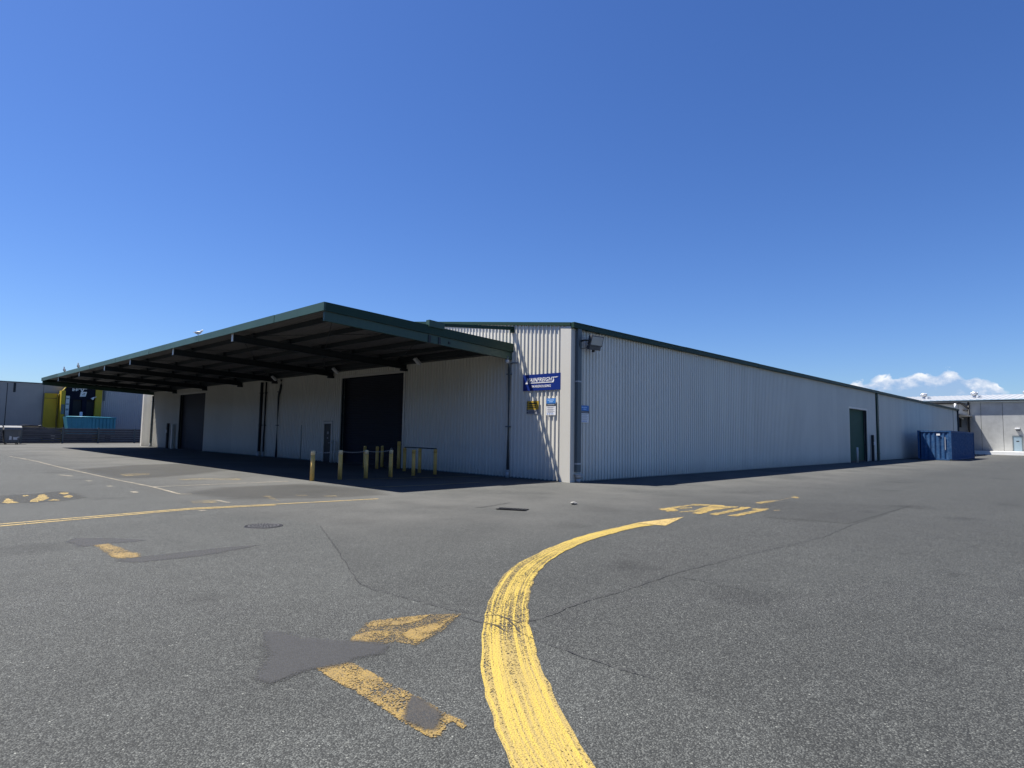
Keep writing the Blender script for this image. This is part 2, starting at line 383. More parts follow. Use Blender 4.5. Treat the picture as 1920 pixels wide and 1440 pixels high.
def road_paint(name, c1, c2, wear=0.3, streaks=False, scale=98.0, soft=False):
    """worn paint: chips of the asphalt show through where the paint has gone"""
    m, nt, b, out = new_mat(name)
    tcn = N(nt, 'ShaderNodeTexCoord')
    co = tcn.outputs['Object']
    r1, r2, d = chips(nt, co, scale)
    nA = N(nt, 'ShaderNodeTexNoise', inp={'Scale': 2.2, 'Detail': 7.0, 'Roughness': 0.7})
    nB = N(nt, 'ShaderNodeTexNoise', inp={'Scale': 60.0, 'Detail': 3.0, 'Roughness': 0.6})
    nt.links.new(co, nA.inputs['Vector'])
    nt.links.new(co, nB.inputs['Vector'])
    k = M(nt, 'ADD', M(nt, 'MULTIPLY', nA.outputs[0], 0.85), M(nt, 'MULTIPLY', r1, 0.5))
    k = M(nt, 'ADD', k, M(nt, 'MULTIPLY', nB.outputs[0], 0.3))
    k = M(nt, 'SUBTRACT', k, M(nt, 'MULTIPLY', d, 0.22))
    if soft:
        at = N(nt, 'ShaderNodeAttribute', attribute_name='edge')
        nM = N(nt, 'ShaderNodeTexNoise', inp={'Scale': 5.0, 'Detail': 4.0, 'Roughness': 0.6})
        nt.links.new(co, nM.inputs['Vector'])
        k = M(nt, 'ADD', M(nt, 'MULTIPLY', k, 0.8), M(nt, 'MULTIPLY', M(nt, 'SUBTRACT', nM.outputs[0], 0.5), 0.9))
        k = M(nt, 'SUBTRACT', k, M(nt, 'MULTIPLY', M(nt, 'SUBTRACT', 1.0, at.outputs['Fac']), 0.3))
    f = M(nt, 'ADD', M(nt, 'MULTIPLY', M(nt, 'SUBTRACT', nA.outputs[0], 0.5), 1.4), M(nt, 'MULTIPLY', r2, 0.6), clamp=True)
    if streaks:
        uv = N(nt, 'ShaderNodeMapping')
        uv.inputs['Scale'].default_value = (0.35, 13.0, 1)
        nt.links.new(tcn.outputs['UV'], uv.inputs[0])
        nS = N(nt, 'ShaderNodeTexNoise', inp={'Scale': 1.0, 'Detail': 4.0, 'Roughness': 0.6})
        nt.links.new(uv.outputs[0], nS.inputs['Vector'])
        st = ramp(nt, nS.outputs[0], [(0.44, (0, 0, 0)), (0.58, (1, 1, 1))])
        f = M(nt, 'ADD', M(nt, 'MULTIPLY', st, 0.85), M(nt, 'MULTIPLY', r2, 0.25), clamp=True)
        k = M(nt, 'ADD', k, M(nt, 'MULTIPLY', st, 0.26))
        su = N(nt, 'ShaderNodeSeparateXYZ')
        nt.links.new(tcn.outputs['UV'], su.inputs[0])
        # scrubbed thin by traffic between 5.5 m and 9 m along the stroke, gone at the very edges of the brush
        far = ramp(nt, M(nt, 'DIVIDE', su.outputs[0], 20.0), [(0.19, (0, 0, 0)), (0.255, (1, 1, 1)), (0.36, (0.9,) * 3), (0.5, (0.2,) * 3)])
        k = M(nt, 'SUBTRACT', k, M(nt, 'MULTIPLY', far, 0.22))
    c = mixc(nt, f, c1, c2)
    grime = M(nt, 'MULTIPLY', ramp(nt, d, [(0.40, (0, 0, 0)), (0.64, (1, 1, 1))]), M(nt, 'MULTIPLY_ADD', nA.outputs[0], 1.1, -0.1, clamp=True))
    c = mixc(nt, grime, c, (0.10, 0.075, 0.03))
    nt.links.new(c, b.inputs['Base Color'])
    b.inputs['Roughness'].default_value = 0.65
    b.inputs['Specular IOR Level'].default_value = 0.35
    h = M(nt, 'ADD', M(nt, 'MULTIPLY', d, -1.0), M(nt, 'MULTIPLY', r2, 0.3))
    bp = N(nt, 'ShaderNodeBump', inp={'Strength': 0.6, 'Distance': 0.005})
    nt.links.new(h, bp.inputs['Height'])
    L(nt, bp, 0, b, 'Normal')
    tr = N(nt, 'ShaderNodeBsdfTransparent')
    mx = N(nt, 'ShaderNodeMixShader')
    a = ramp(nt, k, [(wear + 0.20, (0, 0, 0)), (wear + 0.38, (1, 1, 1))])
    nt.links.new(a, mx.inputs[0])
    L(nt, tr, 0, mx, 1)
    L(nt, b, 0, mx, 2)
    L(nt, mx, 0, out, 0)
    return m


def blackout(name, col, wear=0.2, amax=0.96):
    """thin bitumen paint rolled over old markings, thin at the edges"""
    m, nt, b, out = new_mat(name)
    co = N(nt, 'ShaderNodeTexCoord').outputs['Object']
    r1, r2, d = chips(nt, co, 98.0)
    nA = N(nt, 'ShaderNodeTexNoise', inp={'Scale': 3.0, 'Detail': 7.0, 'Roughness': 0.7})
    nt.links.new(co, nA.inputs['Vector'])
    v = M(nt, 'ADD', 0.75, M(nt, 'ADD', M(nt, 'MULTIPLY', r2, 0.35), M(nt, 'MULTIPLY', nA.outputs[0], 0.25)))
    sc = N(nt, 'ShaderNodeVectorMath', operation='SCALE')
    sc.inputs[0].default_value = col
    nt.links.new(v, sc.inputs['Scale'])
    nt.links.new(sc.outputs[0], b.inputs['Base Color'])
    b.inputs['Roughness'].default_value = 0.75
    b.inputs['Specular IOR Level'].default_value = 0.3
    bp = N(nt, 'ShaderNodeBump', inp={'Strength': 0.5, 'Distance': 0.004})
    nt.links.new(M(nt, 'MULTIPLY', d, -1.0), bp.inputs['Height'])
    L(nt, bp, 0, b, 'Normal')
    at = N(nt, 'ShaderNodeAttribute', attribute_name='edge')
    k = M(nt, 'ADD', M(nt, 'MULTIPLY', nA.outputs[0], 0.6), M(nt, 'ADD', M(nt, 'MULTIPLY', r1, 0.3), M(nt, 'MULTIPLY', at.outputs['Fac'], 0.7)))
    a = ramp(nt, k, [(wear + 0.36, (0, 0, 0)), (wear + 0.80, (amax,) * 3)])
    tr = N(nt, 'ShaderNodeBsdfTransparent')
    mx = N(nt, 'ShaderNodeMixShader')
    nt.links.new(a, mx.inputs[0])
    L(nt, tr, 0, mx, 1)
    L(nt, b, 0, mx, 2)
    L(nt, mx, 0, out, 0)
    return m


def wall_mat(name, col):
    """painted ribbed sheets: each sheet a touch different, rain streaks, splash dirt at the foot"""
    m, nt, b, out = new_mat(name)
    co = N(nt, 'ShaderNodeTexCoord').outputs['Object']
    sp = N(nt, 'ShaderNodeSeparateXYZ')
    nt.links.new(co, sp.inputs[0])
    along = M(nt, 'ADD', sp.outputs[0], sp.outputs[1])
    sheet_no = M(nt, 'FLOOR', M(nt, 'DIVIDE', along, 0.768))
    wn = N(nt, 'ShaderNodeTexWhiteNoise', noise_dimensions='1D')
    nt.links.new(sheet_no, wn.inputs['W'])
    lap = M(nt, 'LESS_THAN', M(nt, 'FRACT', M(nt, 'DIVIDE', M(nt, 'ADD', along, 0.02), 0.768)), 0.014)
    n1 = N(nt, 'ShaderNodeTexNoise', inp={'Scale': 0.35, 'Detail': 6.0, 'Roughness': 0.6})
    nt.links.new(co, n1.inputs['Vector'])
    mp = N(nt, 'ShaderNodeMapping')
    mp.inputs['Scale'].default_value = (7, 7, 0.3)
    nt.links.new(co, mp.inputs[0])
    n2 = N(nt, 'ShaderNodeTexNoise', inp={'Scale': 1.0, 'Detail': 5.0, 'Roughness': 0.7})
    nt.links.new(mp.outputs[0], n2.inputs['Vector'])
    n3 = N(nt, 'ShaderNodeTexNoise', inp={'Scale': 5.0, 'Detail': 6.0, 'Roughness': 0.7})
    nt.links.new(co, n3.inputs['Vector'])
    v = M(nt, 'ADD', 1.0, M(nt, 'MULTIPLY', M(nt, 'SUBTRACT', wn.outputs[0], 0.5), 0.075))
    v = M(nt, 'ADD', v, M(nt, 'MULTIPLY', M(nt, 'SUBTRACT', n1.outputs[0], 0.5), 0.16))
    v = M(nt, 'ADD', v, M(nt, 'MULTIPLY', M(nt, 'SUBTRACT', n2.outputs[0], 0.5), 0.14))
    v = M(nt, 'SUBTRACT', v, M(nt, 'MULTIPLY', lap, 0.22))
    vm = N(nt, 'ShaderNodeVectorMath', operation='SCALE')
    vm.inputs[0].default_value = col
    nt.links.new(v, vm.inputs['Scale'])
    foot = M(nt, 'SUBTRACT', 1.0, M(nt, 'DIVIDE', sp.outputs[2], 0.75), clamp=True)
    foot = M(nt, 'MULTIPLY', M(nt, 'POWER', foot, 1.6), M(nt, 'MULTIPLY_ADD', n3.outputs[0], 0.9, 0.05), clamp=True)
    c = mixc(nt, M(nt, 'MULTIPLY', foot, 0.75), vm.outputs[0], (0.20, 0.185, 0.16))
    run = ramp(nt, n2.outputs[0], [(0.60, (0, 0, 0)), (0.78, (1, 1, 1))])
    c = mixc(nt, M(nt, 'MULTIPLY', run, 0.22), c, (0.36, 0.33, 0.29))
    nt.links.new(c, b.inputs['Base Color'])
    b.inputs['Roughness'].default_value = 0.42
    b.inputs['Specular IOR Level'].default_value = 0.4
    return m


MAT = {}
MAT['asphalt'] = asphalt('weathered asphalt', tone=0.92, dust=True)
MAT['asphalt_road'] = asphalt('smoother road asphalt', tone=1.06, contrast=0.9, scale=106.0)
MAT['asphalt_dark'] = asphalt('darker asphalt repair', tone=0.74, contrast=0.7, scale=90.0)
MAT['crack'] = plain('crack filler', (0.024, 0.024, 0.025), 0.8)
MAT['yellow_paint'] = road_paint('yellow road paint', (0.27, 0.20, 0.07), (0.39, 0.285, 0.048), wear=0.26, streaks=True)
MAT['yellow_worn'] = road_paint('worn yellow road paint', (0.13, 0.092, 0.04), (0.32, 0.205, 0.04), wear=0.20, soft=True)
MAT['yellow_line'] = road_paint('pale yellow line paint', (0.40, 0.30, 0.12), (0.45, 0.31, 0.09), wear=0.30)
MAT['yellow_letters'] = road_paint('rubbed yellow lettering', (0.34, 0.25, 0.09), (0.42, 0.285, 0.07), wear=0.40)
MAT['yellow_faint'] = road_paint('scrubbed yellow paint', (0.10, 0.075, 0.04), (0.24, 0.16, 0.045), wear=0.50)
MAT['ghost_paint'] = road_paint('nearly gone yellow paint', (0.32, 0.25, 0.12), (0.36, 0.27, 0.12), wear=0.62)
MAT['white_line'] = road_paint('worn white line paint', (0.34, 0.30, 0.23), (0.40, 0.35, 0.26), wear=0.45)
MAT['blackout'] = blackout('bitumen cover paint', (0.040, 0.0405, 0.042), 0.16, 0.76)
MAT['stain'] = blackout('old stain on asphalt', (0.036, 0.036, 0.034), 0.20, 0.38)
MAT['wall'] = wall_mat('pale grey painted steel cladding', (0.73, 0.70, 0.61))
MAT['flash'] = plain('pale grey flashing', (0.62, 0.595, 0.525), 0.4, var=0.04, scale=0.8, streak=0.03)
MAT['green'] = plain('dark green trim', (0.014, 0.043, 0.030), 0.55, spec=0.25, var=0.14, scale=0.8, streak=0.06)
MAT['green_fascia'] = plain('weathered green fascia', (0.036, 0.078, 0.058), 0.45, var=0.15, scale=0.9, streak=0.14)
MAT['dark_steel'] = plain('dark painted steel', (0.016, 0.022, 0.026), 0.5, var=0.15)
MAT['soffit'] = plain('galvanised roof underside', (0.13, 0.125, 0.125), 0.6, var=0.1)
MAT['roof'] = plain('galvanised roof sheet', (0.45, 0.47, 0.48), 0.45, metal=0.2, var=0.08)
MAT['navy_door'] = plain('dark blue roller shutter', (0.006, 0.009, 0.019), 0.55, var=0.1, spec=0.25)
MAT['green_door'] = plain('dark green roller shutter', (0.024, 0.075, 0.048), 0.6, spec=0.2, var=0.12, streak=0.05)
MAT['pipe'] = plain('grey painted downpipe', (0.10, 0.125, 0.135), 0.45, var=0.12, streak=0.06)
MAT['pvc'] = plain('pale grey plastic pipe', (0.42, 0.44, 0.45), 0.4, var=0.08)
MAT['bollard'] = plain('faded yellow bollard paint', (0.80, 0.50, 0.13), 0.55, var=0.16, scale=5, streak=0.1, perobj=True, dirt=(0.30, 0.20, 0.09), dirt_amt=0.55)
MAT['bollard_pale'] = plain('sun-bleached bollard top', (0.76, 0.60, 0.34), 0.6, var=0.12, scale=9, perobj=True)
MAT['bollard_white'] = plain('weathered white post paint', (0.5, 0.49, 0.45), 0.6, var=0.15, scale=6, perobj=True)
MAT['chain'] = plain('galvanised chain', (0.4, 0.41, 0.42), 0.4, metal=0.7)
MAT['black'] = plain('black rubber and plastic', (0.012, 0.012, 0.013), 0.55)
MAT['sign_blue'] = plain('navy blue sign panel', (0.008, 0.028, 0.19), 0.35, var=0.05)
MAT['sign_white'] = plain('white sign print', (0.8, 0.8, 0.8), 0.4, var=0.02)
MAT['sign_lightblue'] = plain('mid blue sign header', (0.04, 0.19, 0.52), 0.4, var=0.04)
MAT['sign_grey'] = plain('grey sign print', (0.30, 0.31, 0.34), 0.5, var=0.05)
MAT['sign_yellow'] = plain('amber hazard sign panel', (0.52, 0.33, 0.03), 0.45, var=0.06)
MAT['sign_black'] = plain('black sign print', (0.012, 0.014, 0.018), 0.45)
MAT['pale_blue'] = plain('pale blue sign print', (0.35, 0.55, 0.85), 0.5)
MAT['lamp_body'] = plain('grey lamp housing', (0.10, 0.105, 0.115), 0.45)
MAT['lamp_glass'] = plain('dusty lamp glass', (0.46, 0.47, 0.44), 0.2, var=0.06)
MAT['container_blue'] = plain('faded blue container paint', (0.014, 0.064, 0.17), 0.7, spec=0.2, var=0.18, scale=1.2, streak=0.12, dirt=(0.13, 0.19, 0.27), dirt_amt=0.4)
MAT['rust'] = plain('rusty steel', (0.12, 0.07, 0.045), 0.8, var=0.3, scale=6)
MAT['teal'] = plain('teal container paint', (0.06, 0.30, 0.40), 0.5, var=0.15, streak=0.1)
MAT['concrete'] = plain('pale precast concrete', (0.31, 0.315, 0.31), 0.85, var=0.22, scale=0.8, streak=0.06, bump=0.15)
MAT['concrete_dark'] = plain('grey precast concrete', (0.38, 0.365, 0.33), 0.85, var=0.18, scale=0.35, streak=0.06, bump=0.15)
MAT['kerb'] = plain('white painted dock slab', (0.78, 0.78, 0.75), 0.8, var=0.1)
MAT['white_roof'] = plain('white painted roof sheet', (0.30, 0.315, 0.33), 0.5, var=0.1)
MAT['dark_cladding'] = plain('dark grey cladding', (0.05, 0.055, 0.06), 0.6)
MAT['yellow_wall'] = plain('yellow painted dock wall', (0.46, 0.34, 0.02), 0.6, var=0.2, scale=0.6, streak=0.1)
MAT['navy_wall'] = plain('navy painted dock wall', (0.005, 0.007, 0.02), 0.7, var=0.1, spec=0.2)
MAT['bluegrey'] = plain('blue-grey corrugated cladding', (0.46, 0.465, 0.455), 0.5, var=0.06, streak=0.04)
MAT['barrier'] = plain('weathered dark timber barrier', (0.10, 0.10, 0.105), 0.75, var=0.3, scale=2, perobj=True)
MAT['barrier_top'] = plain('grey timber capping', (0.22, 0.22, 0.23), 0.7, var=0.2)
MAT['car_grey'] = plain('grey metallic car paint', (0.17, 0.175, 0.18), 0.3, metal=0.4)
MAT['car_dark'] = plain('dark car paint', (0.02, 0.022, 0.027), 0.25)
MAT['glass'] = plain('dark tinted glass', (0.015, 0.018, 0.022), 0.08, spec=0.6)
MAT['white_plastic'] = plain('white plastic', (0.75, 0.75, 0.74), 0.4)
MAT['tyre'] = plain('tyre rubber', (0.02, 0.02, 0.02), 0.85)
MAT['iron'] = plain('worn cast iron', (0.018, 0.018, 0.02), 0.55, metal=0.5, var=0.25, scale=8)
MAT['iron_pale'] = plain('dusty cast iron ridges', (0.085, 0.085, 0.088), 0.7, var=0.25, scale=8)
MAT['zinc'] = plain('zinc vent', (0.55, 0.56, 0.58), 0.35, metal=0.6)
MAT['stone'] = plain('pale stone', (0.24, 0.235, 0.22), 0.9)
MAT['door_blue'] = plain('pale blue door paint', (0.20, 0.27, 0.32), 0.5)
MAT['gull_grey'] = plain('grey wing feathers', (0.22, 0.23, 0.25), 0.8)
MAT['gull_white'] = plain('white feathers', (0.75, 0.75, 0.75), 0.8)

# ------------------------------------------------------------------ mesh helpers
class MB:
    def __init__(self):
        self.bm = bmesh.new()
        self.mats = []

    def mi(self, m):
        if m is None:
            return 0
        if m not in self.mats:
            self.mats.append(m)
        return self.mats.index(m)

    def box(self, x0, x1, y0, y1, z0, z1, m=None, T=None, bev=0.0):
        v = [self.bm.verts.new(p) for p in ((x0, y0, z0), (x1, y0, z0), (x1, y1, z0), (x0, y1, z0), (x0, y0, z1), (x1, y0, z1), (x1, y1, z1), (x0, y1, z1))]
        if T is not None:
            for a in v:
                a.co = T @ a.co
        i = self.mi(m)
        fs = [self.bm.faces.new([v[k] for k in q]) for q in ((0, 3, 2, 1), (4, 5, 6, 7), (0, 1, 5, 4), (1, 2, 6, 5), (2, 3, 7, 6), (3, 0, 4, 7))]
        for f in fs:
            f.material_index = i
        if bev:
            es = list({e for f in fs for e in f.edges})
            bmesh.ops.bevel(self.bm, geom=es, offset=bev, segments=2, affect='EDGES', profile=0.7)
        return self

    def hexa(self, pts, m=None):
        v = [self.bm.verts.new(p) for p in pts]
        i = self.mi(m)
        for q in ((0, 3, 2, 1), (4, 5, 6, 7), (0, 1, 5, 4), (1, 2, 6, 5), (2, 3, 7, 6), (3, 0, 4, 7)):
            self.bm.faces.new([v[k] for k in q]).material_index = i
        return self

    def cyl(self, p0, p1, r, n=12, r2=None, m=None, caps=True):
        p0, p1 = Vector(p0), Vector(p1)
        r2 = r if r2 is None else r2
        q = (p1 - p0).to_track_quat('Z', 'Y')
        i = self.mi(m)
        A, B = [], []
        for k in range(n):
            a = 2 * math.pi * k / n
            d = q @ Vector((math.cos(a), math.sin(a), 0))
            A.append(self.bm.verts.new(p0 + d * r))
            B.append(self.bm.verts.new(p1 + d * r2))
        for k in range(n):
            f = self.bm.faces.new((A[k], A[(k + 1) % n], B[(k + 1) % n], B[k]))
            f.material_index = i
            f.smooth = True
        if caps:
            self.bm.faces.new(A[::-1]).material_index = i
            self.bm.faces.new(B).material_index = i
        return self

    def tube(self, pts, r, n=10, m=None):
        pts = [Vector(p) for p in pts]
        i = self.mi(m)
        rings = []
        for k, p in enumerate(pts):
            d = (pts[min(k + 1, len(pts) - 1)] - pts[max(k - 1, 0)]).normalized()
            q = d.to_track_quat('Z', 'Y')
            rr = r[k] if isinstance(r, (list, tuple)) else r
            rings.append([self.bm.verts.new(p + q @ Vector((math.cos(2 * math.pi * j / n) * rr, math.sin(2 * math.pi * j / n) * rr, 0))) for j in range(n)])
        for a, b in zip(rings, rings[1:]):
            for j in range(n):
                f = self.bm.faces.new((a[j], a[(j + 1) % n], b[(j + 1) % n], b[j]))
                f.material_index = i
                f.smooth = True
        self.bm.faces.new(rings[0][::-1]).material_index = i
        self.bm.faces.new(rings[-1]).material_index = i
        return self

    def lathe(self, prof, n=20, m=None, c=(0, 0, 0)):
        i = self.mi(m)
        rings = [[self.bm.verts.new((c[0] + r * math.cos(2 * math.pi * j / n), c[1] + r * math.sin(2 * math.pi * j / n), c[2] + z)) for j in range(n)] for r, z in prof]
        for a, b in zip(rings, rings[1:]):
            for j in range(n):
                f = self.bm.faces.new((a[j], a[(j + 1) % n], b[(j + 1) % n], b[j]))
                f.material_index = i
                f.smooth = True
        self.bm.faces.new(rings[0][::-1]).material_index = i
        self.bm.faces.new(rings[-1]).material_index = i
        return self

    def poly(self, pts, m=None):
        f = self.bm.faces.new([self.bm.verts.new(p) for p in pts])
        f.material_index = self.mi(m)
        return self

    def prism(self, pts, d, m=None):
        """extrude a planar polygon by vector d"""
        i = self.mi(m)
        d = Vector(d)
        a = [self.bm.verts.new(p) for p in pts]
        b = [self.bm.verts.new(Vector(p) + d) for p in pts]
        self.bm.faces.new(a[::-1]).material_index = i
        self.bm.faces.new(b).material_index = i
        for k in range(len(a)):
            j = (k + 1) % len(a)
            self.bm.faces.new((a[k], a[j], b[j], b[k])).material_index = i
        return self

    def build_each(self, name, mat=None, parent=None):
        """one object for every separate piece"""
        left = set(self.bm.verts)
        groups = []
        while left:
            st = [left.pop()]
            g = set(st)
            while st:
                v = st.pop()
                for e in v.link_edges:
                    w = e.other_vert(v)
                    if w in left:
                        left.discard(w)
                        g.add(w)
                        st.append(w)
            groups.append(g)
        groups.sort(key=lambda g: min((round(v.co.x, 3), round(v.co.y, 3), round(v.co.z, 3)) for v in g))
        out = []
        for g in groups:
            q = MB()
            q.mats = list(self.mats)
            mp = {v: q.bm.verts.new(v.co) for v in g}
            for f in self.bm.faces:
                if f.verts[0] in g:
                    nf = q.bm.faces.new([mp[v] for v in f.verts])
                    nf.material_index = f.material_index
                    nf.smooth = f.smooth
            out.append(q.build(name, mat, parent))
        self.bm.free()
        return out

    def build(self, name, mat=None, parent=None, fixn=True, tri=False):
        if fixn:
            bmesh.ops.recalc_face_normals(self.bm, faces=self.bm.faces[:])
        if tri:
            bmesh.ops.triangulate(self.bm, faces=self.bm.faces[:])
        me = bpy.data.meshes.new(name)
        self.bm.to_mesh(me)
        self.bm.free()
        ms = [MAT[k] for k in self.mats] if self.mats else [MAT[mat]]
        for k in ms:
            me.materials.append(k)
        o = bpy.data.objects.new(name, me)
        C.objects.link(o)
        if parent is not None:
            attach(o, parent)
        return o


def attach(o, parent):
    o.parent = parent
    if parent.parent is None:          # parts keep world coordinates in their meshes
        o.matrix_parent_inverse = Matrix.Translation(parent.location).inverted()


def thing(name, label, cat, loc=(0, 0, 0), group=None):
    o = bpy.data.objects.new(name, None)
    o.empty_display_size = 0.3
    o.location = loc
    C.objects.link(o)
    o['label'] = label
    o['category'] = cat
    if group:
        o['group'] = group
    return o


def tag(o, label, cat, group=None):
    o['label'] = label
    o['category'] = cat
    if group:
        o['group'] = group
    return o


def struct(o):
    o['kind'] = 'structure'
    return o


def text_mesh(body, size, shear=0.0, bold=0.0, align='LEFT', width=1.0, extrude=0.004, space=1.0):
    cu = bpy.data.curves.new('lettering', 'FONT')
    cu.body = body
    cu.size = size
    cu.shear = shear
    cu.offset = bold
    cu.align_x = align
    cu.extrude = extrude
    cu.space_character = space
    cu.resolution_u = 3
    o = bpy.data.objects.new('lettering', cu)
    C.objects.link(o)
    dg = bpy.context.evaluated_depsgraph_get()
    me = bpy.data.meshes.new_from_object(o.evaluated_get(dg))
    bpy.data.objects.remove(o)
    bpy.data.curves.remove(cu)
    me.transform(Matrix.Diagonal((width, 1, 1, 1)))
    return me


F_X = Matrix(((0, 0, -1, 0), (-1, 0, 0, 0), (0, 1, 0, 0), (0, 0, 0, 1)))   # sign plane facing -x
F_Y = Matrix(((1, 0, 0, 0), (0, 0, -1, 0), (0, 1, 0, 0), (0, 0, 0, 1)))    # sign plane facing -y


def text_obj(name, body, size, M4, mat, parent, **kw):
    me = text_mesh(body, size, **kw)
    me.name = name
    me.transform(M4)
    me.materials.clear()
    me.materials.append(MAT[mat])
    o = bpy.data.objects.new(name, me)
    C.objects.link(o)
    attach(o, parent)
    return o


# ------------------------------------------------------------------ the ground and what is on it
gm = MB()
nx, ny = 24, 24
xs = [-2000, -600, -200, -80, -40, -20, 0, 20, 40, 60, 80, 100, 140, 250, 700, 2000]
gv = [[gm.bm.verts.new((x, y, 0)) for y in xs] for x in xs]
for i in range(len(xs) - 1):
    for j in range(len(xs) - 1):
        gm.bm.faces.new((gv[i][j], gv[i + 1][j], gv[i + 1][j + 1], gv[i][j + 1]))
ground = struct(gm.build('ground', 'asphalt'))

Z_ROAD, Z_PATCH, Z_PAINT, Z_COVER, Z_CRACK = 0.0025, 0.005, 0.0075, 0.010, 0.0125


def resample(pts, step, jitter=0.0, closed=True):
    out = []
    n = len(pts)
    for k in range(n if closed else n - 1):
        a, b = Vector(pts[k]), Vector(pts[(k + 1) % n])
        m = max(1, int((b - a).length / step))
        for q in range(m):
            p = a.lerp(b, q / m)
            if jitter:
                p = p + Vector((random.uniform(-1, 1), random.uniform(-1, 1))) * jitter
            out.append(p)
    if not closed:
        out.append(Vector(pts[-1]))
    return out


def sheet(name, pts, z, mat, step=None, jit=0.0, parent=None):
    if step:
        pts = resample(pts, step, jit)
    b = MB()
    b.poly([(p[0], p[1], z) for p in pts])
    o = b.build(name, mat, parent or ground, fixn=False, tri=True)
    me = o.data
    if me.polygons and sum(p.normal.z * p.area for p in me.polygons) < 0:
        me.flip_normals()
    return o


def soft_sheet(name, pts, z, mat, inset=0.12):
    """sheet whose 'edge' attribute runs 0 at the border to 1 inside, for a thin ragged edge"""
    ps = [Vector(p) for p in pts]
    c = sum(ps, Vector((0, 0))) / len(ps)
    area = sum(ps[i].cross(ps[(i + 1) % len(ps)]) for i in range(len(ps))) if False else sum(ps[i].x * ps[(i + 1) % len(ps)].y - ps[(i + 1) % len(ps)].x * ps[i].y for i in range(len(ps)))
    sgn = 1 if area > 0 else -1
    n = len(ps)
    bm = bmesh.new()
    outer, inner = [], []
    for i in range(n):
        a, b_, d = ps[i - 1], ps[i], ps[(i + 1) % n]
        e1, e2 = (b_ - a).normalized(), (d - b_).normalized()
        nn = Vector((-(e1 + e2).y, (e1 + e2).x)) * sgn
        nn = nn.normalized() if nn.length > 1e-6 else Vector((0, 0))
        outer.append(bm.verts.new((*(b_ - nn * inset * 0.6), z)))
        inner.append(bm.verts.new((*(b_ + nn * inset * 0.6), z)))
    for i in range(n):
        j = (i + 1) % n
        bm.faces.new((outer[i], outer[j], inner[j], inner[i]))
    bm.faces.new(inner)
    bmesh.ops.triangulate(bm, faces=bm.faces[:])
    bm.verts.index_update()
    inn = {v.index for v in inner}
    me = bpy.data.meshes.new(name)
    bm.to_mesh(me)
    bm.free()
    at = me.attributes.new('edge', 'FLOAT', 'POINT')
    for i in range(len(me.vertices)):
        at.data[i].value = 1.0 if i in inn else 0.0
    if sum(p.normal.z * p.area for p in me.polygons) < 0:
        me.flip_normals()
    me.materials.append(MAT[mat])
    o = bpy.data.objects.new(name, me)
    C.objects.link(o)
    attach(o, ground)
    return o


def strip(name, pts, w, z, mat, jit=0.0, step=0.5, taper=False):
    pts = resample(pts, step, jit, closed=False)
    b = MB()
    rows = []
    n = len(pts)
    for k, p in enumerate(pts):
        d = (pts[min(k + 1, n - 1)] - pts[max(k - 1, 0)])
        d = d.normalized() if d.length > 1e-9 else Vector((1, 0))
        nn = Vector((-d.y, d.x))
        ww = w * (random.uniform(0.55, 1.25) if jit else 1.0) * 0.5
        if taper:
            ww *= min(1, (n - 1 - k) / max(1, n * 0.3) + 0.15)
        rows.append((b.bm.verts.new((*(p + nn * ww), z)), b.bm.verts.new((*(p - nn * ww), z))))
    for a, c in zip(rows, rows[1:]):
        b.bm.faces.new((a[1], c[1], c[0], a[0]))
    return b.build(name, mat, ground, fixn=False)


road = sheet('road_surface', MARKS['road'], Z_ROAD, 'asphalt_road')
for q in MARKS['fore_dark']:
    soft_sheet('asphalt_stain', q, Z_PATCH, 'stain', 0.7)
sheet('asphalt_patch', MARKS['cover_right'], Z_PATCH, 'asphalt_dark', 0.4, 0.015)
soft_sheet('asphalt_stain', MARKS['old_head_stain'], Z_PATCH, 'stain', 0.06)

# the long painted arrow curving into the yard
al = [Vector(p) for p in MARKS['arrow_left']]
ar = [Vector(p) for p in MARKS['arrow_right']]
# carry the stroke on towards and past the camera, out of frame
for q in (al, ar):
    d = (q[0] - q[1]).normalized()
    d2 = (q[1] - q[3]).normalized()
    turn = d - d2
    p = q[0]
    for k in range(6):
        d = (d + turn * 0.35).normalized()
        p = p + d * 0.45
        q.insert(0, p)


def smooth_line(p, n):
    """Catmull-Rom through the points, then n points evenly along it"""
    P = [p[0] * 2 - p[1]] + list(p) + [p[-1] * 2 - p[-2]]
    fine = []
    for i in range(1, len(P) - 2):
        a, b, c, d = P[i - 1:i + 3]
        for k in range(8):
            t = k / 8
            fine.append(0.5 * ((2 * b) + (c - a) * t + (2 * a - 5 * b + 4 * c - d) * t * t + (3 * b - a - 3 * c + d) * t ** 3))
    fine.append(P[-2])
    ln = [0]
    for a, b in zip(fine, fine[1:]):
        ln.append(ln[-1] + (b - a).length)
    out = []
    j = 0
    for k in range(n):
        s = ln[-1] * k / (n - 1)
        while j < len(ln) - 2 and ln[j + 1] < s:
            j += 1
        t = (s - ln[j]) / max(1e-9, ln[j + 1] - ln[j])
        out.append(fine[j].lerp(fine[j + 1], min(1, t)))
    return out


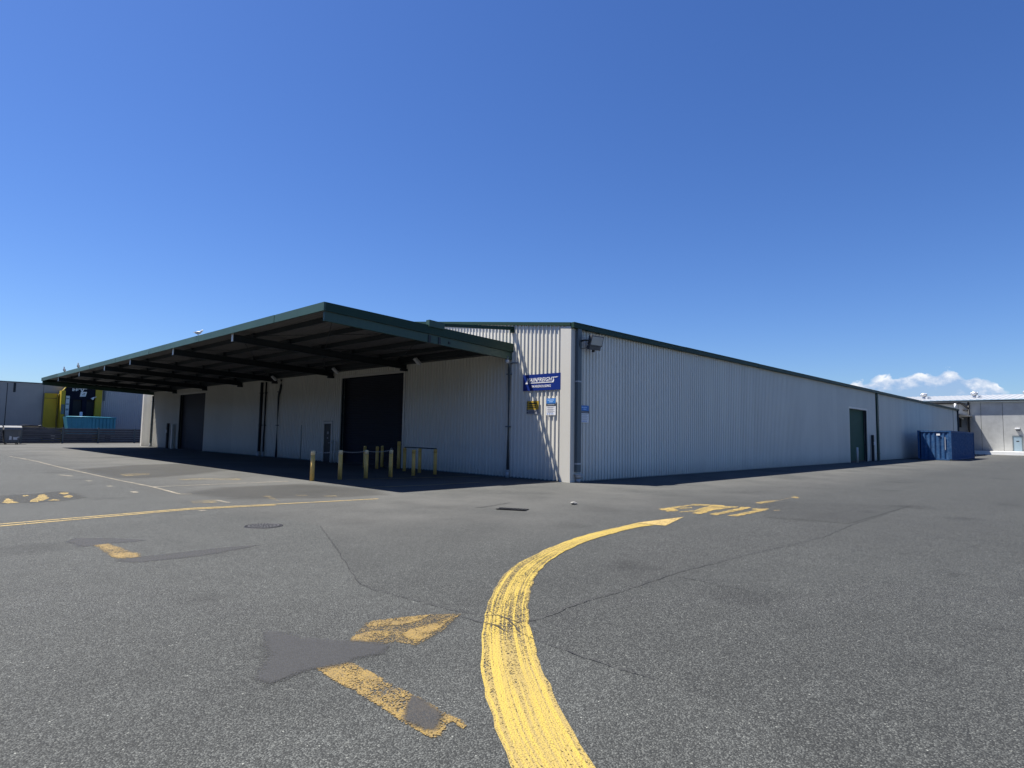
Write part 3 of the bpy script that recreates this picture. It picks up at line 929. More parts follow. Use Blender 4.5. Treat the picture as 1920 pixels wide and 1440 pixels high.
NA = 90
la, ra = smooth_line(al, NA), smooth_line(ar, NA)
bm = bmesh.new()
uvl = bm.loops.layers.uv.new('UVMap')
dist = 0
prev = None
rows = []
W = 6
for k in range(NA):
    mid = (la[k] + ra[k]) / 2
    if prev is not None:
        dist += (mid - prev).length
    prev = mid
    row = []
    for j in range(W + 1):
        p = la[k].lerp(ra[k], j / W)
        if j in (0, W):
            p = p + (la[k] - ra[k]).normalized() * random.uniform(-0.011, 0.011)
        row.append((bm.verts.new((p.x, p.y, Z_PAINT)), dist, j / W))
    rows.append(row)
for a, b in zip(rows, rows[1:]):
    for j in range(W):
        q = (a[j], a[j + 1], b[j + 1], b[j])
        f = bm.faces.new([t[0] for t in q])
        for lp, t in zip(f.loops, q):
            lp[uvl].uv = (t[1], t[2])
bmesh.ops.recalc_face_normals(bm, faces=bm.faces[:])
me = bpy.data.meshes.new('painted_arrow')
bm.to_mesh(me)
bm.free()
if me.polygons[0].normal.z < 0:
    me.flip_normals()
me.materials.append(MAT['yellow_paint'])
arrow = bpy.data.objects.new('painted_arrow', me)
C.objects.link(arrow)
attach(arrow, ground)
sheet('painted_arrow_head', MARKS['arrow_head'], Z_PAINT, 'yellow_line')

# an older arrow, half covered with bitumen
soft_sheet('worn_arrow_shaft', MARKS['old_stem'], Z_PAINT, 'yellow_worn', 0.018)
sheet('worn_arrow_head', MARKS['old_head_stain'], Z_PATCH + 0.001, 'yellow_faint', 0.1, 0.012)
for k in ('old_head_1', 'old_head_2', 'old_head_3'):
    soft_sheet('worn_arrow_head', MARKS[k], Z_PAINT, 'yellow_worn', 0.025)
soft_sheet('bitumen_cover', MARKS['cover_near'], Z_COVER, 'blackout', 0.09)
soft_sheet('bitumen_cover', MARKS['old_stem_cover'], Z_COVER, 'blackout', 0.05)
strip('painted_double_line', MARKS['dl1'], 0.085, Z_PAINT, 'yellow_line')
strip('painted_double_line', MARKS['dl2'], 0.085, Z_PAINT, 'yellow_line')
strip('painted_edge_line', MARKS['edge'], 0.085, Z_PAINT, 'white_line')
for k in ('bay1', 'bay2', 'bay3', 'bay_shadow1', 'bay_shadow2'):
    strip('painted_bay_line', MARKS[k], 0.09, Z_PAINT, 'yellow_line' if 'shadow' in k else 'white_line')
for q in MARKS['dashes']:
    strip('painted_dash', q, 0.13, Z_PAINT, 'white_line')
soft_sheet('bitumen_cover', MARKS['blob_cover'], Z_PATCH, 'stain', 0.3)
for q in MARKS['blob']:
    sheet('worn_letter_fragment', q, Z_PAINT, 'yellow_letters', 0.2, 0.03)
soft_sheet('bitumen_cover', MARKS['frag_cover1'], Z_PATCH, 'blackout', 0.12)
soft_sheet('bitumen_cover', MARKS['frag_cover2'], Z_PATCH, 'blackout', 0.12)
soft_sheet('worn_yellow_bar', MARKS['frag'], Z_PAINT, 'yellow_worn', 0.05)
for q in MARKS['ghost']:
    sheet('faded_marking', q, Z_PAINT, 'ghost_paint', 0.3, 0.03)
for q in MARKS['letters']:
    sheet('painted_letter', q, Z_PAINT, 'yellow_letters', 0.1, 0.02)
for q in MARKS['cracks']:
    strip('crack', q, 0.011, Z_CRACK, 'crack', 0.012, 0.07, taper=True)
strip('crack', MARKS['road_edge'], 0.009, Z_CRACK, 'crack', 0.012, 0.07)
strip('crack', MARKS['drain_line'], 0.03, Z_CRACK, 'crack', 0.01, 0.1)


# manhole cover
mh = thing('manhole_cover', 'round ribbed iron manhole cover set in the asphalt beyond the worn yellow bar', 'manhole cover', (-12.11, -3.03, 0))
b = MB()
b.lathe([(0.315, 0.0), (0.31, 0.006), (0.285, 0.008), (0.285, 0.006)], 40, 'iron', (-12.11, -3.03, 0))
b.build('rim', parent=mh)
b = MB()
b.lathe([(0.28, 0.0), (0.28, 0.005), (0.02, 0.0051)], 40, 'iron', (-12.11, -3.03, 0))
for r in (0.06, 0.12, 0.18, 0.24):
    n = int(r * 100) + 4
    for k in range(n):
        a0, a1 = 2 * math.pi * k / n, 2 * math.pi * (k + 0.62) / n
        pts = [(-12.11 + (r + s) * math.cos(t), -3.03 + (r + s) * math.sin(t), 0.0048) for s, t in ((-0.016, a0), (0.016, a0), (0.016, a1), (-0.016, a1))]
        b.prism(pts, (0, 0, 0.006), 'iron_pale')
b.build('lid', parent=mh)

# drain
dg_ = thing('drain_grate', 'black slotted drain grate sunk beside a broken patch before the corner', 'drain', (-7.06, -4.12, 0))
ax_ = Vector((0.36, -0.72)).normalized()
px_ = Vector((ax_.y, -ax_.x))
c0 = Vector((-7.08, -4.1))
b = MB()
def dpt(u, v, z):
    q = c0 + ax_ * u + px_ * v
    return (q.x, q.y, z)
b.prism([dpt(-0.33, -0.11, 0.003), dpt(0.33, -0.11, 0.003), dpt(0.33, 0.11, 0.003), dpt(-0.33, 0.11, 0.003)], (0, 0, 0.004), 'black')
b.build('pit', parent=dg_)
b = MB()
for k in range(9):
    u = -0.30 + k * 0.075
    b.prism([dpt(u - 0.014, -0.10, 0.008), dpt(u + 0.014, -0.10, 0.008), dpt(u + 0.014, 0.10, 0.008), dpt(u - 0.014, 0.10, 0.008)], (0, 0, 0.014), 'black')
for v in (-0.13, 0.11):
    b.prism([dpt(-0.34, v, 0.008), dpt(0.34, v, 0.008), dpt(0.34, v + 0.02, 0.008), dpt(-0.34, v + 0.02, 0.008)], (0, 0, 0.014), 'iron')
b.build_each('bar', parent=dg_)

# a stone left lying
b = MB()
bmesh.ops.create_icosphere(b.bm, subdivisions=2, radius=0.075)
for v in b.bm.verts:
    v.co = Vector((v.co.x * 1.3, v.co.y * 0.8, v.co.z * 0.5)) * (1 + 0.35 * mnoise.noise(v.co * 14))
    v.co += Vector((-5.19, -4.3, 0.035))
tag(b.build('stone', 'stone'), 'pale stone lying alone on the asphalt before the building corner', 'stone')

# ------------------------------------------------------------------ warehouse
WL, WX = 49.6, 76.2            # front wall length (y), side wall length (x)
EAVE, PITCH = 5.50, 0.118
PITCHW = 0.192


def gable(y):
    return EAVE + PITCH * min(y, WL - y)


def cladding(fn_p, lo, hi, z0f, z1f, b, m=None):
    """trapezoidal ribbed sheet between lo and hi along a wall; fn_p(t, out, z) gives the point"""
    prof = [(0.0, 0.0), (0.118, 0.0), (0.130, 0.033), (0.178, 0.033)]
    k0 = int(math.floor(lo / PITCHW))
    ts = []
    k = k0
    while True:
        done = False
        for t, o in prof:
            tt = k * PITCHW + t
            if tt >= hi:
                done = True
                break
            if tt > lo:
                ts.append((tt, o))
        if done:
            break
        k += 1
    ts = [(lo, 0.0)] + ts + [(hi, 0.0)]
    i = b.mi(m)
    prev = None
    for t, o in ts:
        v = (b.bm.verts.new(fn_p(t, o, z0f(t))), b.bm.verts.new(fn_p(t, o, z1f(t))))
        if prev:
            b.bm.faces.new((prev[0], v[0], v[1], prev[1])).material_index = i
        prev = v


wh = thing('warehouse', 'long pale grey ribbed steel warehouse with dark green gutters and a deep canopy', 'warehouse', (0, 0, 0))
DOORS_F = [(9.8, 15.25, 4.38), (16.1, 16.9, 2.06), (34.3, 39.8, 4.28)]
DOORS_S = [(32.0, 36.45, 3.90)]
RF = lambda t, o, z: (-o, t, z)
RS = lambda t, o, z: (t, -o, z)
b = MB()
edges = [0.0]
segs = []
y = 0.05
for (a, c, h) in DOORS_F:
    segs.append((y, a - 0.10, None))
    segs.append((a - 0.10, c + 0.10, h + 0.10))
    y = c + 0.10
segs.append((y, WL, None))
for (a, c, h) in segs:
    if h is not None and h < 3:
        cladding(RF, a, c, lambda t, hh=h: hh, lambda t: gable(t) + 0.01, b)
    else:
        cladding(RF, a, c, lambda t, hh=h: hh if hh else 0.02, lambda t: gable(t) + 0.01, b)
fw = b.build('front_wall', 'wall', wh)
b = MB()
x = 0.05
segs = []
for (a, c, h) in DOORS_S:
    segs.append((x, a - 0.10, None))
    segs.append((a - 0.10, c + 0.10, h + 0.10))
    x = c + 0.10
segs.append((x, WX, None))
for (a, c, h) in segs:
    cladding(RS, a, c, lambda t, hh=h: hh if hh else 0.02, lambda t: EAVE + 0.03, b)
sw = b.build('side_wall', 'wall', wh)

# inner skin of the building (behind cladding, with the door openings left free)
b = MB()
def skin_front(y0, y1, z0):
    n = max(1, int((y1 - y0) / 3))
    for k in range(n):
        a, c = y0 + (y1 - y0) * k / n, y0 + (y1 - y0) * (k + 1) / n
        b.hexa([(0.02, a, z0), (0.15, a, z0), (0.15, c, z0), (0.02, c, z0), (0.02, a, gable(a) - 0.02), (0.15, a, gable(a) - 0.02), (0.15, c, gable(c) - 0.02), (0.02, c, gable(c) - 0.02)])
y = 0.02
for (a, c, h) in DOORS_F:
    skin_front(y, a, 0.0)
    skin_front(a, c, h)
    y = c
skin_front(y, WL - 0.02, 0.0)
x = 0.15
for (a, c, h) in DOORS_S + [(WX, WX, 0)]:
    b.box(x, a, 0.02, 0.15, 0, EAVE - 0.02)
    if h:
        b.box(a, c, 0.02, 0.15, h, EAVE - 0.02)
    x = c
b.box(WX - 0.15, WX, 0.15, WL - 0.15, 0, EAVE - 0.02)
b.box(0.15, WX - 0.15, WL - 0.15, WL, 0, EAVE - 0.02)
b.build('wall_lining', 'dark_steel', wh)

# roof: two ribbed slopes
b = MB()
for s in (0, 1):
    k = 0
    xx = -0.02
    prev = None
    while xx < WX + 0.1:
        for t, o in ((0, 0), (0.45, 0), (0.50, 0.03), (0.56, 0.03)):
            X = xx + t
            ye = -0.04 if s == 0 else WL + 0.04
            v = (b.bm.verts.new((X, ye, EAVE + 0.045 + o)), b.bm.verts.new((X, WL / 2, gable(WL / 2) + 0.05 + o)))
            if prev:
                b.bm.faces.new((prev[0], v[0], v[1], prev[1]))
            prev = v
        xx += 0.61
b.build('roof', 'roof', wh)
b = MB()
b.hexa([(-0.3, WL / 2 - 0.25, 8.47), (WX, WL / 2 - 0.25, 8.47), (WX, WL / 2 + 0.25, 8.47), (-0.3, WL / 2 + 0.25, 8.47), (-0.3, WL / 2 - 0.02, 8.53), (WX, WL / 2 - 0.02, 8.53), (WX, WL / 2 + 0.02, 8.53), (-0.3, WL / 2 + 0.02, 8.53)])
b.build('ridge_cap', 'green', wh)
# gable barge cappings
for y0, y1 in ((-0.03, WL / 2), (WL / 2, WL + 0.03)):
    b = MB()
    za, zb = (EAVE, gable(WL / 2)) if y0 < 1 else (gable(WL / 2), EAVE)
    b.hexa([(-0.075, y0, za - 0.02), (0.1, y0, za - 0.02), (0.1, y1, zb - 0.02), (-0.075, y1, zb - 0.02), (-0.075, y0, za + 0.10), (0.1, y0, za + 0.10), (0.1, y1, zb + 0.10), (-0.075, y1, zb + 0.10)])
    b.build('barge_cap', 'green', wh)
# eave gutter, in lengths
x = -0.06
k = 0
while x < WX:
    x1 = min(WX + 0.1, x + 7.9)
    b = MB()
    dz = random.uniform(-0.006, 0.006)
    b.box(x + 0.004, x1 - 0.004, -0.185, -0.035, 5.40 + dz, 5.60 + dz, bev=0.012)
    b.box(x + 0.004, x1 - 0.004, -0.20, -0.187, 5.565 + dz, 5.597 + dz)
    if k == 0:
        for q in (0.75, 1.45):
            b.box(q, q + 0.16, -0.19, -0.03, 5.385, 5.398)
    b.build('gutter', 'green', wh)
    x = x1
    k += 1
# corner flashing
b = MB()
b.box(-0.048, -0.036, 0.0, 0.42, 0.0, 5.47)
b.box(-0.048, -0.036, 0.42, 0.43, 0.0, 5.47)
b.box(-0.0475, 0.17, -0.048, -0.001, 0.0, 5.46)
b.build('corner_flashing', 'flash', wh)
b = MB()
b.box(0.17, 0.48, -0.038, -0.0345, 0.0, 5.42)
b.build('corner_flashing', 'flash', wh)
b = MB()
b.box(-0.044, -0.031, WL - 0.4, WL, 0, 5.47)
b.build('corner_flashing', 'flash', wh)
b = MB()
b.box(WX - 3.4, WX - 3.2, -0.05, -0.029, 0, 5.42)
b.build('wall_joint', 'pipe', wh)
b = MB()
b.box(-0.012, 0.0, 0.45, 9.6, 0.0, 0.045)
b.box(-0.012, 0.0, 17.1, 34.1, 0.0, 0.045)
b.box(0.5, 31.8, -0.012, 0.0, 0.0, 0.045)
b.build_each('base_flashing', 'pipe', wh)


def roller_door(name, axis, a, c, h, mat, recess=0.22):
    """shutter curtain of curved slats, guide rails, jamb and head flashings"""
    def T(t, d, z):             # d = distance into the building
        return (d, t, z) if axis == 'f' else (t, d, z)
    b = MB()
    n = int(h / 0.085)
    prev = None
    for k in range(n * 4 + 1):
        z = h * k / (n * 4)
        ph = (k % 4) / 4
        d = recess - 0.012 * math.sin(math.pi * ph)
        v = (b.bm.verts.new(T(a + 0.05, d, z)), b.bm.verts.new(T(c - 0.05, d, z)))
        if prev:
            b.bm.faces.new((prev[0], prev[1], v[1], v[0]))
        prev = v
    curtain = b.build(name, mat, wh)
    b = MB()
    for t0, t1 in ((a, a + 0.05), (c - 0.05, c)):
        p, q = T(t0, recess - 0.06, 0), T(t1, recess + 0.03, h)
        b.box(min(p[0], q[0]), max(p[0], q[0]), min(p[1], q[1]), max(p[1], q[1]), 0, h)
    b.build_each('guide_rail', 'dark_steel', curtain)
    b = MB()
    p, q = T(a + 0.05, recess - 0.05, 0), T(c - 0.05, recess - 0.016, 0)
    b.box(p[0] if p[0] < q[0] else q[0], max(p[0], q[0]), min(p[1], q[1]), max(p[1], q[1]), 0.0, 0.09)
    b.build('bottom_rail', 'black', curtain)
    b = MB()
    for t0, t1 in ((a - 0.13, a), (c, c + 0.13)):
        p, q = T(t0, -0.036, 0), T(t1, -0.001, 0)
        b.box(min(p[0], q[0]), max(p[0], q[0]), min(p[1], q[1]), max(p[1], q[1]), 0.0, h + 0.13)
        t2, t3 = (t1 - 0.012, t1 - 0.002) if t0 < a else (t0 + 0.002, t0 + 0.012)
        p, q = T(t2, 0.0, 0), T(t3, recess - 0.062, 0)
        b.box(min(p[0], q[0]), max(p[0], q[0]), min(p[1], q[1]), max(p[1], q[1]), 0.0, h)
    p, q = T(a + 0.001, -0.036, 0), T(c - 0.001, -0.001, 0)
    b.box(min(p[0], q[0]), max(p[0], q[0]), min(p[1], q[1]), max(p[1], q[1]), h, h + 0.13)
    b.build_each('door_flashing', 'flash', curtain)
    b = MB()
    p, q = T(a - 0.1, recess + 0.3, 0), T(c + 0.1, recess + 0.32, 0)
    b.box(min(p[0], q[0]), max(p[0], q[0]), min(p[1], q[1]), max(p[1], q[1]), 0.0, h + 0.1)
    b.build('door_lining', 'black', curtain)
    return curtain


roller_door('roller_door', 'f', *DOORS_F[0], 'navy_door')
roller_door('roller_door', 'f', *DOORS_F[2], 'navy_door')
roller_door('roller_door', 's', *DOORS_S[0], 'green_door')
# personnel door
b = MB()
b.box(0.0, 0.045, 16.14, 16.86, 0.01, 2.02)
pd = b.build('door', 'dark_steel', wh)
b = MB()
b.box(-0.036, 0.05, 16.0, 16.138, 0, 2.14)
b.box(-0.036, 0.05, 16.862, 17.0, 0, 2.14)
b.box(-0.036, 0.05, 16.138, 16.862, 2.022, 2.14)
b.build_each('door_frame', 'flash', pd)
b = MB()
b.box(-0.004, 0.0, 16.42, 16.56, 1.46, 1.60)
b.box(-0.004, 0.0, 16.44, 16.56, 1.22, 1.30)
b.build_each('notice', 'sign_grey', pd)
b = MB()
b.tube([(0.0, 16.22, 1.0), (-0.05, 16.22, 1.0), (-0.05, 16.34, 1.0)], 0.01, 8)
b.build('handle', 'zinc', pd)


def downpipe(pts, r, shoe=True, mat='pipe', pos='f'):
    b = MB()
    b.tube(pts, r, 14)
    p = b.build('downpipe', mat, wh)
    x, y = pts[0][0], pts[0][1]
    b = MB()
    for z in (1.9, 3.9):
        if z < pts[-1][2] - 0.3:
            if pos == 'f':
                b.box(x - r - 0.008, -0.001 if x < 0 else x, y - r - 0.03, y + r + 0.03, z, z + 0.04)
            else:
                b.box(x - r - 0.03, x + r + 0.03, y - r - 0.008, -0.001, z, z + 0.04)
    b.build_each('pipe_bracket', mat, p)
    if shoe:
        b = MB()
        b.cyl((x, y, 0.0), (x, y, 0.24), r * 1.22, 14, m='pvc')
        b.cyl((x, y, 0.24), (x, y, 0.29), r * 1.5, 14, m='pvc')
        b.build('pipe_shoe', None, p)
    return p


# corner pipe on the side wall: square section with a flared plastic foot
b = MB()
b.box(0.20, 0.42, -0.17, -0.036, 0.36, 5.40, bev=0.012)
cp = b.build('downpipe', 'pipe', wh)
b = MB()
b.cyl((0.32, -0.12, -0.01), (0.32, -0.12, 0.14), 0.08, 16, m='pvc')
b.cyl((0.32, -0.12, 0.14), (0.33, -0.13, 0.26), 0.10, 16, 0.15, m='pvc')
b.cyl((0.33, -0.13, 0.26), (0.33, -0.13, 0.29), 0.165, 16, m='pvc')
b.build('pipe_foot', None, cp)
b = MB()
for z in (0.62, 3.5):
    b.box(0.19, 0.43, -0.178, -0.03, z, z + 0.05)
b.build_each('pipe_bracket', 'pvc', cp)
downpipe([(-0.1, 2.92, 0.02), (-0.1, 2.92, 4.15), (-0.11, 2.90, 4.3), (-0.24, 2.9, 4.42), (-0.26, 2.9, 4.6)], 0.062)
b = MB()
b.cyl((-0.24, 2.9, 4.32), (-0.25, 2.9, 4.46), 0.085, 14, m='pvc')
b.build('pipe_collar', None, wh)
b = MB()
b.tube([(-0.035, 2.55, 4.34), (-0.05, 2.8, 4.35), (-0.08, 2.9, 4.30)], 0.02, 8)
b.build('conduit', 'pipe', wh)
downpipe([(-0.11, 24.62, 0.02), (-0.11, 24.62, 4.6)], 0.085, mat='dark_steel')
downpipe([(-0.11, 24.02, 0.02), (-0.11, 24.02, 4.6)], 0.055, mat='dark_steel')
downpipe([(-0.09, 22.30, 0.02), (-0.09, 22.30, 3.6), (-0.09, 22.27, 3.75), (-0.09, 22.08, 4.15), (-0.09, 22.05, 4.3), (-0.09, 22.05, 4.65)], 0.062, shoe=False, mat='dark_steel')
downpipe([(-0.10, 46.42, 0.02), (-0.10, 46.42, 4.4)], 0.07, mat='pipe')
b = MB()
b.tube([(-0.045, 19.35, 0.02), (-0.045, 19.35, 1.95)], 0.014, 8)
b.build('conduit', 'black', wh)
# dark box pipe on the side wall
b = MB()
b.box(39.05, 39.50, -0.13, -0.03, 0.0, 5.40, bev=0.015)
dp = b.build('downpipe', 'green', wh)
b = MB()
b.box(39.0, 39.55, -0.14, -0.029, 0.55, 0.60)
b.box(39.0, 39.55, -0.14, -0.029, 3.2, 3.25)
b.build_each('pipe_bracket', 'dark_steel', dp)
b = MB()
b.tube([(75.6, -0.12, 0.0), (75.6, -0.12, 5.4)], 0.09, 10)
b.build('downpipe', 'dark_steel', wh)
b = MB()
b.cyl((73.1, -0.26, 5.55), (73.1, -0.26, 6.15), 0.11, 12)
b.build('vent_pipe', 'white_plastic', wh)

# ---- canopy (part of the warehouse, its members are sub-parts)
CY0, CY1, CD = 2.81, 46.6, 8.0


def ct(x):
    return 5.09 - 0.039 * x


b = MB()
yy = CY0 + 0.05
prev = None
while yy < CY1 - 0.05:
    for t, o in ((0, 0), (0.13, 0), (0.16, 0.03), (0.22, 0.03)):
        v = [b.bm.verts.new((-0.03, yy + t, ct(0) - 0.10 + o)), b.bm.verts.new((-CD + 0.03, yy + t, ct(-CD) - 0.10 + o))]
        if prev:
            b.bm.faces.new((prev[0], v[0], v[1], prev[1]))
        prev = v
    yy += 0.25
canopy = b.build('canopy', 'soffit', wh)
# front fascia in sheet lengths with slightly different set
ys = [CY0 - 0.03, 6.0, 9.6, 12.8, 16.1, 19.3, 22.7, 25.2, 27.8, 31.0, 34.1, 37.3, 40.6, 43.6, CY1 + 0.03]
for a, c in zip(ys, ys[1:]):
    b = MB()
    s0, s1 = random.uniform(-0.012, 0.012), random.uniform(-0.012, 0.012)
    zt, zb = ct(-CD) + random.uniform(-0.006, 0.006), ct(-CD) - 0.255
    b.hexa([(-CD + s0, a + 0.004, zb), (-CD + 0.05, a + 0.004, zb), (-CD + 0.05, c - 0.004, zb), (-CD + s0, c - 0.004, zb),
            (-CD + s1, a + 0.004, zt), (-CD + 0.07, a + 0.004, zt), (-CD + 0.07, c - 0.004, zt), (-CD + s1, c - 0.004, zt)])
    b.build('fascia_panel', 'green_fascia', canopy)
# side fascias with a lower beam under them
for y, s in ((CY0, 1), (CY1, -1)):
    b = MB()
    b.hexa([(-CD + 0.055, y - 0.02, ct(-CD) - 0.255), (-0.02, y - 0.02, ct(0) - 0.325), (-0.02, y + 0.02, ct(0) - 0.325), (-CD + 0.055, y + 0.02, ct(-CD) - 0.255),
            (-CD + 0.055, y - 0.02, ct(-CD)), (-0.02, y - 0.02, ct(0)), (-0.02, y + 0.02, ct(0)), (-CD + 0.055, y + 0.02, ct(-CD))])
    b.build('side_fascia', 'green', canopy)
    b = MB()
    yi = y + 0.035 * s
    y0, y1 = min(yi, yi + 0.09 * s), max(yi, yi + 0.09 * s)
    b.hexa([(-CD + 0.07, y0, ct(-CD) - 0.545), (-0.02, y0, ct(0) - 0.61), (-0.02, y1, ct(0) - 0.61), (-CD + 0.07, y1, ct(-CD) - 0.545),
            (-CD + 0.07, y0, ct(-CD) - 0.262), (-0.02, y0, ct(0) - 0.332), (-0.02, y1, ct(0) - 0.332), (-CD + 0.07, y1, ct(-CD) - 0.262)])
    b.build('side_beam', 'green_fascia', canopy)
b = MB()
for xx in (-4.05, -3.62):
    b.box(xx - 0.05, xx + 0.05, CY0 + 0.012, CY0 + 0.034, ct(xx) - 0.58, ct(xx) - 0.34)
b.box(-3.22, -3.14, CY0 + 0.012, CY0 + 0.034, ct(-3.2) - 0.50, ct(-3.2) - 0.42)
b.build_each('splice_plate', 'dark_steel', canopy)
# rafters: tapered steel I beams with pale end plates
RY = [9.6, 16.1, 22.7, 27.8, 34.1, 40.6]
for y in RY:
    b = MB()
    def bar(y0, y1, top0, top1, bot0, bot1, m):
        b.hexa([(-CD + 0.10, y0, bot0), (-0.03, y0, bot1), (-0.03, y1, bot1), (-CD + 0.10, y1, bot0),
                (-CD + 0.10, y0, top0), (-0.03, y0, top1), (-0.03, y1, top1), (-CD + 0.10, y1, top0)], m)
    t0, t1, b0, b1 = ct(-CD) - 0.27, ct(0) - 0.27, ct(-CD) - 0.53, ct(0) - 0.57
    bar(y - 0.005, y + 0.005, t0 - 0.012, t1 - 0.012, b0 + 0.012, b1 + 0.012, 'dark_steel')
    bar(y - 0.075, y + 0.075, t0, t1, t0 - 0.012, t1 - 0.012, 'dark_steel')
    bar(y - 0.075, y + 0.075, b0 + 0.012, b1 + 0.012, b0, b1, 'dark_steel')
    b.box(-0.35, -0.03, y - 0.08, y + 0.08, ct(0) - 0.66, ct(0) - 0.57, 'dark_steel')
    rf = b.build('rafter', None, canopy)
    b = MB()
    b.box(-CD + 0.085, -CD + 0.099, y - 0.08, y + 0.08, b0 - 0.005, t0 + 0.03)
    b.build('rafter_end_plate', 'flash', canopy)
for x in (-7.1, -5.7, -4.3, -2.9, -1.5, -0.5):
    b = MB()
    z1 = ct(x) - 0.105
    b.box(x - 0.004, x + 0.004, CY0 + 0.14, CY1 - 0.14, z1 - 0.15, z1)
    b.box(x - 0.004, x + 0.06, CY0 + 0.14, CY1 - 0.14, z1 - 0.008, z1)
    b.box(x - 0.004, x + 0.06, CY0 + 0.14, CY1 - 0.14, z1 - 0.158, z1 - 0.150)
    for y in RY:
        b.box(x - 0.09, x - 0.006, y - 0.1, y + 0.1, z1 - 0.17, z1 - 0.005)
    b.build('purlin', 'dark_steel', canopy)
bays = [CY0] + RY + [CY1]
for a, c in zip(bays, bays[1:]):
    b = MB()
    for (x0, x1) in ((-7.6, -4.2), (-4.2, -0.6)):
        for p, q in (((x0, a + 0.1), (x1, c - 0.1)), ((x1, a + 0.1), (x0, c - 0.1))):
            b.cyl((p[0], p[1], ct(p[0]) - 0.285), (q[0], q[1], ct(q[0]) - 0.285), 0.012, 6)
    b.build_each('bracing_rod', 'dark_steel', canopy)
b = MB()
b.box(-0.42, -0.036, CY0 + 0.16, CY1 - 0.16, 4.735, 4.975)
b.build('box_gutter', 'dark_steel', canopy)
b = MB()
b.box(-0.32, -0.03, CY0 + 0.03, CY1 - 0.03, ct(0) - 0.04, ct(0) - 0.025)
b.build('apron_flashing', 'green', canopy)
# raked tie from the wall down to the canopy roof, with an end box
def tie(y):
    b = MB()
    b.hexa([(-3.5, y - 0.06, 5.285), (-0.02, y - 0.06, 5.63), (-0.02, y + 0.06, 5.63), (-3.5, y + 0.06, 5.285),
            (-3.5, y - 0.06, 5.385), (-0.02, y - 0.06, 5.76), (-0.02, y + 0.06, 5.76), (-3.5, y + 0.06, 5.385)], 'green')
    b.box(-0.11, -0.01, y - 0.07, y + 0.07, 5.52, 5.64, 'green')
    b.hexa([(-4.15, y - 0.09, 5.20), (-3.48, y - 0.09, 5.18), (-3.48, y + 0.09, 5.18), (-4.15, y + 0.09, 5.20),
            (-4.15, y - 0.09, 5.425), (-3.48, y - 0.09, 5.39), (-3.48, y + 0.09, 5.39), (-4.15, y + 0.09, 5.425)], 'green_fascia')
    return b.build('roof_tie', None, canopy)
tie(CY0 + 0.02)

# ------------------------------------------------------------------ signs and lamps on the warehouse
s = thing('company_sign', 'navy blue company sign with white lettering near the building corner', 'sign', (-0.05, 1.32, 3.25))
b = MB()
b.box(-0.052, -0.036, 0.41, 2.225, 3.245, 3.845)
b.build('panel', 'sign_blue', s)
def onf(y, z, d=0.054):
    return Matrix.Translation((-d, y, z)) @ F_X
def fitted(body, y_left, y_right, z0, z1, shear, bold):
    me = text_mesh(body, 1.0, shear=shear, bold=bold, extrude=0.002, space=1.06)
    xs_ = [v.co.x for v in me.vertices]
    ys_ = [v.co.y for v in me.vertices]
    sx_, sy_ = (y_left - y_right) / (max(xs_) - min(xs_)), (z1 - z0) / (max(ys_) - min(ys_))
    me.transform(Matrix.Diagonal((sx_, sy_, 1, 1)) @ Matrix.Translation((-min(xs_), -min(ys_), 0)))
    me.transform(onf(y_left, z0))
    me.name = 'lettering'
    me.materials.clear()
    me.materials.append(MAT['sign_white'])
    o = bpy.data.objects.new('lettering', me)
    C.objects.link(o)
    attach(o, s)


fitted('MAINFREIGHT', 2.04, 0.66, 3.565, 3.715, 0.28, 0.018)
fitted('WAREHOUSING', 1.78, 0.86, 3.355, 3.445, 0.0, 0.012)
b = MB()
def swoosh(pts):
    b.prism([(-0.0535, y, z) for y, z in pts], (-0.003, 0, 0))
swoosh([(1.90, 3.515), (0.82, 3.515), (0.80, 3.545), (1.89, 3.545)])
swoosh([(2.12, 3.50), (1.985, 3.50), (1.965, 3.56), (2.07, 3.56)])
swoosh([(0.80, 3.548), (0.82, 3.515), (0.735, 3.515), (0.70, 3.60), (0.70, 3.63)])
swoosh([(0.665, 3.69), (0.645, 3.715), (0.50, 3.715), (0.62, 3.68)])
b.build('logo_bar', 'sign_white', s)


def strips_x(b, y0, z0, rows, d, m):
    """rows of small word-length bars, too small to read"""
    for (z, h, ws) in rows:
        y = y0
        for w in ws:
            if w > 0:
                b.box(-d - 0.003, -d, y - w, y, z, z + h, m)
            y -= abs(w) + 0.012


s = thing('hazard_sign', 'amber hazard notice with black edge marks, half in shade under the company sign', 'sign', (-0.05, 1.72, 2.4))
b = MB()
b.box(-0.048, -0.036, 1.43, 2.02, 2.39, 2.87, 'sign_grey')
b.box(-0.051, -0.0485, 1.435, 2.015, 2.545, 2.865, 'sign_yellow')
b.build('panel', None, s)
b = MB()
for k in range(5):
    z = 2.41 + k * 0.092
    b.prism([(-0.052, 2.018, z), (-0.052, 1.965, z + 0.01), (-0.052, 1.955, z + 0.05), (-0.052, 2.01, z + 0.055)], (-0.002, 0, 0), 'sign_black')
strips_x(b, 1.92, 0, [(2.755, 0.045, (0.17, 0.20)), (2.675, 0.035, (0.10, 0.11, 0.12)), (2.61, 0.03, (0.09, 0.13, 0.1))], 0.052, 'sign_black')
strips_x(b, 1.92, 0, [(2.50, 0.012, (0.2, 0.2)), (2.465, 0.012, (0.1, 0.25)), (2.43, 0.012, (0.3,))], 0.049, 'sign_black')
b.build('print', None, s)


